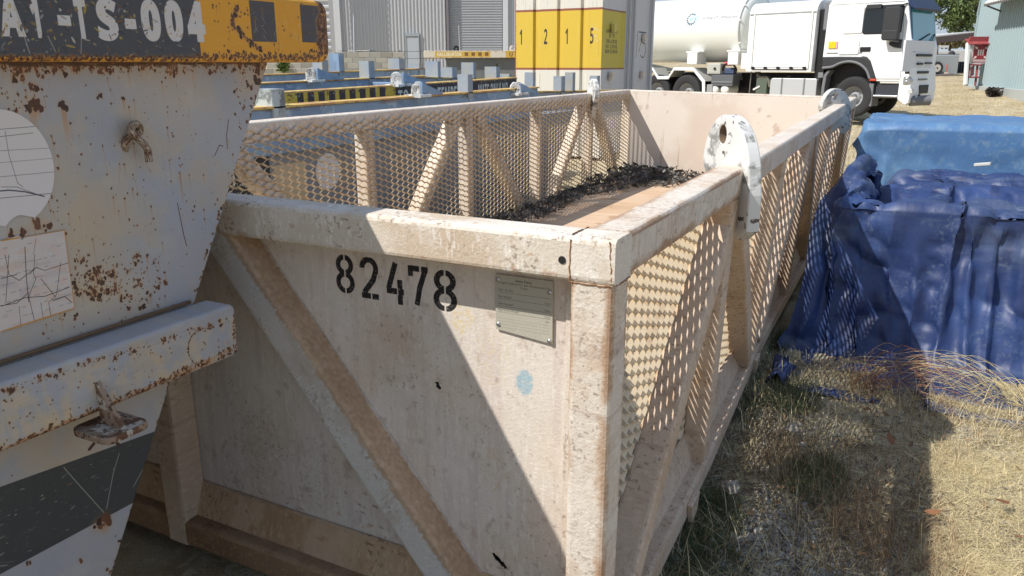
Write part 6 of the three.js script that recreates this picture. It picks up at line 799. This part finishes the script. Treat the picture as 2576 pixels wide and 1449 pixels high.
{
  const near = thing('tarpaulin', 'dusty dark blue tarpaulin draped over the low pile beside the basket', 'tarpaulin');
  mesh('sheet', cloth(132, 184, 0.0, 2.5, -2.42, -5.35, 1.2, (x, z) => 0.95 + 0.25 * sstep(0.8, 0.2, x), [BOX(0.12, 3, -0.2, 0.74, -3.5, -3.3), BOX(0.12, 3, -0.2, 0.52, -5.4, -3.4), CAP([0.2, 0.72, -3.7], [0.12, 0.82, -4.4], 0.17), CAP([0.06, 0.3, -3.25], [0.02, 0.75, -3.7], 0.09), CAP([0.3, 0.58, -4.35], [2.6, 0.58, -4.5], 0.15), CAP([0.9, 0.6, -3.85], [2.6, 0.6, -4.0], 0.12), CAP([0.5, 0.6, -4.95], [2.6, 0.62, -4.9], 0.16), CAP([1.15, 0.66, -3.7], [1.45, 0.66, -4.7], 0.09), CAP([0.62, 0.62, -3.7], [0.8, 0.62, -4.7], 0.08)], { seed: 3, steps: 200, amp: 0.35, grip: 0.9, bend: 0.04, nf: 7, pin: true, crease: 1, side: 1 }), tarpMat(tarpC), near);
  const backT = thing('tarpaulin', 'sun bleached blue tarpaulin stretched over the taller block behind', 'tarpaulin');
  mesh('sheet', cloth(110, 96, 0.0, 3.3, -5.0, -7.7, 1.045, 1.2, [BOX(0.06, 3.6, -0.2, 1.03, -7.1, -5.6)], { seed: 8, steps: 180, amp: 0.16, grip: 0.9, bend: 0.06, pin: true, crease: 0.5, side: 1 }), tarpMat(tarpC2, { roughness: 0.55 }), backT);
  const pile = thing('pipe_bundles', 'dusty tan bundles half covered by the blue tarpaulins', 'bundles'); for (const [a, b, r] of [[[0.5, 0.6, -5.42], [2.4, 0.6, -5.45], 0.07], [[0.55, 0.5, -5.5], [2.4, 0.5, -5.5], 0.06], [[0.3, 0.5, -3.6], [2.6, 0.5, -3.65], 0.1]]) mesh('bundle', cyl(V(...a), V(...b), r, r, 14), M.dust, pile);
  const scrap = onY(2452, 415, 0.84), sg = bar(scrap, scrap.clone().add(V(0.09, 0.015, 0.02)), 0.06, 0.02, { ch: 0.004 }); tag(mesh('white_scrap', sg, std({ color: rgb(186, 186, 180) })), 'small white scrap lying on the folds of the blue tarpaulin', 'scrap');
}
{ // the far heap's two tarpaulins
  const { heap, hx, hz, gy } = heapSpot, S = (c, r) => CAP([hx + c[0], gy + c[1], hz + c[2]], [hx + c[0] + 0.3, gy + c[1], hz + c[2] + 0.1], r), col = [S([-0.5, 0.25, 0], 0.4), S([0.1, 0.35, 0], 0.45), S([0.55, 0.3, 0.1], 0.42), S([0, 0.1, 0.5], 0.3)], lay = (x0, x1, y, mat, seed) => mesh('tarpaulin', cloth(60, 44, hx + x0, hx + x1, hz + 1.1, hz - 1.0, 1.2, y, col, { seed, steps: 120, amp: 0.4, open: true, floor: gy }), mat, heap);
  lay(-1.1, 0.45, gy + 1.05, tarpMat(tarpC), 21); lay(0.1, 1.35, gy + 1.2, std({ color: rgb(58, 64, 66), roughness: 0.6, side: THREE.DoubleSide }), 22); lay(-1.5, -0.3, gy + 1.3, std({ color: rgb(112, 124, 122), roughness: 0.7, side: THREE.DoubleSide }), 23);
}
// ---------------------------------------------------------------- dark dry leaves blown against the left and far edges of the basket deck
{
  const r = rng(101), n = 2200, g = new THREE.PlaneGeometry(1, 0.55, 3, 2); deform(g, (x, y) => [x * (1 - 0.5 * Math.abs(y)), 0.22 * x * x + 0.3 * y * y - 0.1 * x * y, y * (1 - 0.8 * x * x)]); g.computeVertexNormals();
  const im = new THREE.InstancedMesh(g, std({ color: 0xffffff, roughness: 0.75, side: THREE.DoubleSide }), n), m = new THREE.Matrix4(), q = new THREE.Quaternion(), e = new THREE.Euler(), c = new THREE.Color();
  for (let i = 0; i < n; i++) {
    let x, z, hgt; if (r() < 0.6) { z = -3.2 - 4.3 * Math.pow(r(), 0.85); const w = z > -3.9 ? 0.34 * sstep(-3.2, -3.7, z) : z > -5.3 ? 0.24 - 0.1 * Math.sin((z + 3.9) * 2.2) : mix(0.2, 0.7, sstep(-5.3, -7, z)), u = Math.pow(r(), 1.3); x = -BW + 0.14 + w * u; hgt = (1 - u) * (z < -6 ? 0.12 : 0.04); } else { const u = Math.pow(r(), 1.2); z = -7.48 + 0.85 * u; x = -BW + 0.14 + 1.2 * r() * (1 - 0.35 * u); hgt = (1 - u) * 0.1 * (1 - sstep(-1.9, -1.2, x)); }
    const s = 0.02 + 0.06 * r() * r() * r() + 0.012 * r(); const w2 = warp(x, 0.2 + 0.02 + r() * Math.max(0.015, hgt), z); e.set((r() - 0.5) * 1.3, r() * 6.3, (r() - 0.5) * 1.3); im.setMatrixAt(i, m.compose(V(...w2), q.setFromEuler(e), V(s * 1.4, s, s))); const k = r(); im.setColorAt(i, k < 0.2 ? c.setRGB(0.2, 0.185, 0.165) : c.setRGB(0.05 + 0.08 * k, 0.046 + 0.072 * k, 0.042 + 0.064 * k));
  }
  im.name = 'leaf_litter'; scene.add(im); stuff(tag(im, 'dark dry leaf litter heaped along the inner edge of the basket', 'leaf litter'));
}
// ---------------------------------------------------------------- grass, straw, gravel
const M4 = new THREE.Matrix4(), Q4 = new THREE.Quaternion(), E4 = new THREE.Euler(), K4 = new THREE.Color();
function scatter(name, label, cat, geo, n, mat, fn) { const im = new THREE.InstancedMesh(geo, mat, n); let k = 0, guard = 0; while (k < n && guard++ < n * 8) { const f = fn(); if (!f) continue; E4.set(f.rx || 0, f.ry || 0, f.rz || 0, 'YXZ'); im.setMatrixAt(k, M4.compose(f.p, Q4.setFromEuler(E4), f.s)); im.setColorAt(k, K4.setRGB(...f.c)); k++; } im.count = k; im.name = name; scene.add(im); return stuff(tag(im, label, cat)); }
{
  const blade = (seg, bend, w) => { const pos = [], P = (t, s) => [s * w * (1 - t * 0.85), t - 0.12 * bend * t * t, bend * t * t]; for (let i = 0; i < seg; i++) { const a = i / seg, b = (i + 1) / seg, v = [P(a, -1), P(a, 1), P(b, 1), P(b, -1)]; for (const k of [0, 1, 2, 0, 2, 3]) pos.push(...v[k]); } const g = new THREE.BufferGeometry(); g.setAttribute('position', new THREE.Float32BufferAttribute(pos, 3)); g.computeVertexNormals(); g.setAttribute('uv', new THREE.Float32BufferAttribute(new Array(pos.length / 3 * 2).fill(0), 2)); return g; };
  const r = rng(201), pn = field(256, 7, 7, 5, 210), at = (x, z, f = 1) => pn[(((Math.floor(z * 40 * f) % 256) + 256) % 256) * 256 + ((Math.floor(x * 40 * f) % 256) + 256) % 256];
  const gm = std({ color: 0xffffff, roughness: 0.85, side: THREE.DoubleSide });
  const free = (x, z) => !(x < -0.02 - 0.034 * Math.min(2.7, -z) && z < 0.02 && x > -BW && z > -BL) && !(x < -0.9 && z > -0.1) && !(z < -2.72 - 0.25 * sstep(0.6, 0.2, x) && z > -7.2 && x > 0.0 && x < 3);
  const spot = () => { const z = 0.9 - 4.3 * Math.pow(r(), 0.9), x = -0.18 + 3.2 * r(); return free(x, z) ? [x, z] : null; };
  const shadeZone = (x, z) => clamp(0.95 - (x - 0.15) / 1.1 + (at(x + 4, z - 3, 0.5) - 0.5) * 1.8);  // shade put into the ground cover: less straw, more dark litter beside the basket
  const dryC = () => { const k = r(), l = 0.75 + 0.5 * r(); return k < 0.5 ? [0.60 * l, 0.485 * l, 0.25 * l] : k < 0.8 ? [0.62 * l, 0.54 * l, 0.36 * l] : k < 0.93 ? [0.30 * l, 0.21 * l, 0.12 * l] : [0.2 * l, 0.15 * l, 0.11 * l]; };
  scatter('dry_straw', 'flattened dry straw covering the ground beside the basket', 'straw', blade(2, 0.25, 0.022), 44000, gm, () => { const s = spot(); if (!s) return; const [x, z] = s, v = at(x, z); if ((v < 0.36 && r() < 0.7) || r() < 0.45 * shadeZone(x, z)) return; const l = 0.03 + 0.09 * r() * r(); return { p: V(x, groundY(x, z) + 0.004 + r() * 0.016, z), rx: 1.2 + r() * 0.5, ry: r() * 6.3, rz: 0, s: V(l * (0.6 + 0.5 * r()), l, l), c: dryC() }; });
  scatter('dry_grass', 'upright tufts of dry yellow grass right of the basket', 'grass', blade(3, 0.55, 0.016), 16000, gm, () => { const s = spot(); if (!s) return; const [x, z] = s, v = at(x + 9, z); const dense = 0.5 + 0.16 * shadeZone(x, z); if (v < dense) return; const l = (0.03 + 0.10 * r() * r()) * (0.6 + v); return { p: V(x, groundY(x, z) - 0.003, z), rx: (r() - 0.3) * 0.9, ry: r() * 6.3, rz: 0, s: V(l * 0.8, l, l), c: dryC() }; });
  const patchSpot = (list) => { const [px, py, rad] = list[Math.floor(r() * list.length)], c = onY(px, py, -0.16), an = r() * 6.283, d = rad * Math.pow(r(), 0.7) * (0.6 + 0.8 * at(c.x + Math.cos(an), c.z + Math.sin(an))), x = c.x + Math.cos(an) * d, z = c.z + Math.sin(an) * d * 1.6; return free(x, z) ? [x, z] : null; };
  scatter('green_grass', 'sparse green grass in the shade along the basket', 'grass', blade(3, 0.5, 0.02), 10000, gm, () => { const s = patchSpot([[1880, 920, 0.24], [1850, 1010, 0.16], [1990, 1010, 0.14], [2050, 1195, 0.13], [1790, 1270, 0.12], [1760, 1390, 0.14], [1960, 860, 0.16]]); if (!s) return; const [x, z] = s, l = 0.025 + 0.06 * r(), k = 0.6 + 0.7 * r(); return { p: V(x, groundY(x, z) - 0.003, z), rx: (r() - 0.2) * 0.9, ry: r() * 6.3, s: V(l * 0.8, l, l), c: r() < 0.75 ? [0.06 * k, 0.095 * k, 0.032 * k] : [0.16 * k, 0.15 * k, 0.06 * k] }; });
  scatter('brown_weeds', 'thin reddish brown dead weeds standing in the basket shadow', 'weeds', blade(4, 0.5, 0.008), 6000, gm, () => { const s = patchSpot([[2250, 960, 0.3], [2150, 900, 0.26], [2310, 1090, 0.3], [2200, 1230, 0.26], [2100, 1320, 0.2], [2240, 1340, 0.24], [2000, 1160, 0.16], [2320, 900, 0.2], [2320, 1420, 0.18]]); if (!s) return; const [x, z] = s, l = 0.05 + 0.14 * r() * r(), k = 0.6 + 0.7 * r(); return { p: V(x, groundY(x, z) - 0.003, z), rx: (r() - 0.5) * 1.5, ry: r() * 6.3, s: V(l, l, l), c: r() < 0.6 ? [0.26 * k, 0.155 * k, 0.085 * k] : [0.36 * k, 0.27 * k, 0.15 * k] }; });
  scatter('straw_mat', 'matted yellow straw coloured brighter for the sunlit ground at the right edge', 'straw', blade(2, 0.3, 0.011), 30000, gm, () => { const s = patchSpot([[2480, 1050, 0.4], [2520, 1300, 0.25], [2450, 1430, 0.2], [2420, 1180, 0.16], [2560, 1180, 0.2], [2400, 980, 0.2]]); if (!s) return; const [x, z] = s; if (at(x + 2, z + 7) < 0.44) return; const l = 0.02 + 0.08 * r() * r(), k = 0.55 + 0.65 * r(); return { p: V(x, groundY(x, z) + 0.006 + r() * 0.026, z), rx: 0.9 + r() * 0.8, ry: r() * 6.3, s: V(l, l, l), c: [0.74 * k, 0.61 * k, 0.34 * k] }; });  // paler straw colour carries the sunlight of this zone
  const peb = new THREE.IcosahedronGeometry(1, 1); { const p = peb.attributes.position, f = (x, y, z) => 0.75 + 0.3 * Math.sin(3.1 * x + 2 * y) * Math.cos(2.7 * z + y); for (let i = 0; i < p.count; i++) { const k = f(p.getX(i), p.getY(i), p.getZ(i)); p.setXYZ(i, p.getX(i) * k, p.getY(i) * k * 0.6, p.getZ(i) * k); } peb.computeVertexNormals(); }
  scatter('gravel', 'pale grey gravel showing between the grass', 'gravel', peb, 19000, std({ color: 0xffffff, roughness: 0.9 }), () => { const pp = r() < 0.6 ? patchSpot([[2000, 1390, 0.26], [2150, 1430, 0.2], [1880, 1440, 0.2], [2520, 1190, 0.2], [2020, 1080, 0.16], [1960, 1280, 0.16], [2300, 1420, 0.16], [2470, 1130, 0.14]]) : spot(); if (!pp) return; const [x, z] = pp, v = at(x + 5, z + 2); if (v < 0.42 && r() < 0.8) return; const l = 0.0035 + 0.017 * r() * r() * r() * r() + 0.003 * r(), k = 0.5 + 0.6 * r(); return { p: V(x, groundY(x, z) + l * 0.25, z), rx: r() * 0.6, ry: r() * 6.3, rz: r() * 0.6, s: V(l * (1 + r() * 0.6), l, l), c: [0.52 * k, 0.5 * k, 0.46 * k] }; });
  scatter('leaf_mould', 'dark brown leaf mould and broken stalks that also darken the basket shadow', 'leaf mould', blade(2, 0.3, 0.09), 16000, gm, () => { const z = 0.8 - 4.1 * r(), x = -0.16 + 1.7 * r(); if (!free(x, z)) return; const v = at(x + 6, z + 1); if ((v < 0.4 && r() < 0.8) || r() > shadeZone(x, z)) return; const l = 0.012 + 0.035 * r() * r(), k = 0.5 + 0.7 * r(); return { p: V(x, groundY(x, z) + 0.006 + r() * 0.014, z), rx: 1.1 + r() * 0.6, ry: r() * 6.3, s: V(l * 1.2, l, l), c: r() < 0.7 ? [0.085 * k, 0.065 * k, 0.045 * k] : [0.17 * k, 0.12 * k, 0.075 * k] }; });  // dark litter, thickened so its colour deepens the basket shadow
  scatter('twigs', 'thin grey twigs and bark chips lying on the ground', 'twigs', new THREE.CylinderGeometry(0.03, 0.045, 1, 5).rotateX(Math.PI / 2), 2200, gm, () => { const s = spot(); if (!s) return; const [x, z] = s, l = 0.03 + 0.11 * r() * r() * r(), k = 0.5 + 0.7 * r(), w = 0.5 + 1.6 * r() * r(); return { p: V(x, groundY(x, z) + 0.008 + r() * 0.01, z), rx: (r() - 0.5) * 0.3, ry: r() * 6.3, s: V(l * w, l * 0.5 * w, l), c: r() < 0.5 ? [0.2 * k, 0.17 * k, 0.14 * k] : [0.34 * k, 0.29 * k, 0.22 * k] }; });
  const leafG = (() => { const g = new THREE.PlaneGeometry(1, 0.5, 5, 3); return deform(g, (x, y) => [x, 0.35 * y * y + 0.25 * x * x - 0.2 * x * y, y * (1 - 3.4 * x * x)]); })();
  scatter('leaf_scatter', 'small brown dead leaves strewn over the grass', 'leaves', leafG, 420, gm, () => { const s = spot(); if (!s) return; const [x, z] = s, l = 0.014 + 0.022 * r(), k = 0.6 + 0.6 * r(); return { p: V(x, groundY(x, z) + 0.014 + r() * 0.02, z), rx: (r() - 0.5) * 1.2, ry: r() * 6.3, rz: (r() - 0.5) * 1.2, s: V(l * 1.5, l, l), c: r() < 0.6 ? [0.22 * k, 0.12 * k, 0.055 * k] : [0.13 * k, 0.10 * k, 0.07 * k] }; });
  const lm = std({ color: rgb(124, 84, 54), roughness: 0.8, side: THREE.DoubleSide });
  [[2346, 1288], [2240, 1105], [2520, 1262], [2300, 1035], [2180, 1030], [2350, 1500]].forEach(([a, b], i) => { if (b > 1449) return; const p = onY(a, b, -0.09), l = mesh('dead_leaf', leafG, lm); tag(l, ['curled brown dead leaf at the outer edge of the basket shadow', 'brown dead leaf in mid shade, between the stones and the shadow edge', 'brown dead leaf on sunlit straw, nearest the right edge of the photo', 'brown dead leaf just in front of the straw tufts, right one', 'brown dead leaf just in front of the straw tufts, left one'][i], 'leaf', 'larger dead leaves on the grass'); l.position.copy(p); l.rotation.set(0.4 - i * 0.2, i * 1.9, 0.3); l.scale.setScalar(0.055 + 0.008 * (i % 3)); });
  const stoneM = std({ map: texture(paintCanvas(256, [196, 190, 180], [{ f: field(256, 4, 4, 5, 7), a: 0.4, b: 0.7, col: [150, 144, 132], amt: 0.8 }], 8, 7), 1.5), color: rgb(215, 210, 204), roughness: 0.9 });
  [[1992, 1078, 0.045, 'largest pale stone in the shaded grass, near the basket foot'], [2018, 1118, 0.022, 'small pale stone just below the largest stone'], [1838, 1222, 0.05, 'flat grey stone by the skid lug of the basket']].forEach(([a, b, s, lab]) => { const p = onY(a, b, -0.1), m = mesh('stone', boxUV(peb.clone()), stoneM); tag(m, lab, 'stone'); m.position.copy(p); m.scale.set(s, s * 0.9, s); m.rotation.y = a; });
  // arching reddish weed and pale straw stems before the tarpaulin
  const weed = (name, label, cx, cz, n, col, col2, spread, hgt, seed, lean) => { const rr = rng(seed), t = thing(name, label, 'weed'), A = [], B = []; for (let i = 0; i < n; i++) { const x = cx + (rr() - 0.5) * spread * 0.35, z = cz + (rr() - 0.5) * spread * 0.3, an = lean + (rr() - 0.5) * 3.6, l = spread * (0.4 + 0.75 * rr()), h = hgt * (0.4 + 0.8 * rr()), b = V(x, groundY(x, z), z), e = V(x + Math.cos(an) * l, b.y + h * 0.12 * rr(), z + Math.sin(an) * l * 0.55); (rr() < 0.7 ? A : B).push(tube([b, V(mix(b.x, e.x, 0.3), b.y + h * 0.62, mix(b.z, e.z, 0.3)), V(mix(b.x, e.x, 0.68), b.y + h * 0.85, mix(b.z, e.z, 0.68)), e.clone().setY(b.y + h * (0.35 + 0.5 * rr()))], 0.0006 + 0.0007 * rr(), 12, 3)); } mesh('stems', A, std({ color: col, roughness: 0.8 }), t); mesh('dry_stems', B, std({ color: col2, roughness: 0.8 }), t); };
  weed('arching_weed', 'tangle of arching reddish dry stems at the foot of the blue tarpaulin', 0.45, -2.62, 80, rgb(140, 96, 72), rgb(186, 156, 116), 0.55, 0.26, 31, 0.6);
  weed('straw_tuft', 'pale yellow straw arching before the tarpaulin at the right edge', 1.1, -2.85, 85, rgb(222, 204, 150), rgb(190, 168, 116), 0.7, 0.17, 32, 2.6);
  // dry grass farther off
  scatter('yard_grass', 'short dry grass over the yard behind the tarpaulins', 'grass', blade(2, 0.5, 0.05), 46000, gm, () => { const d = 9 + 34 * Math.pow(r(), 1.4), px = 1900 + r() * 800, o = ray(px, 162).setY(0), k = d / o.length(), x = CAM.x + o.x * k, z = CAM.z + o.z * k; if (z > -7.8) return; const l = 0.05 + 0.10 * r() * r(); return { p: V(x, groundY(x, z) - 0.01, z), rx: (r() - 0.3) * 1.3, ry: r() * 6.3, s: V(l, l * 0.8, l), c: dryC() }; });
}
scene.traverse((o) => { if (o.isMesh) o.castShadow = o.receiveShadow = true; });
renderer.render(scene, camera);
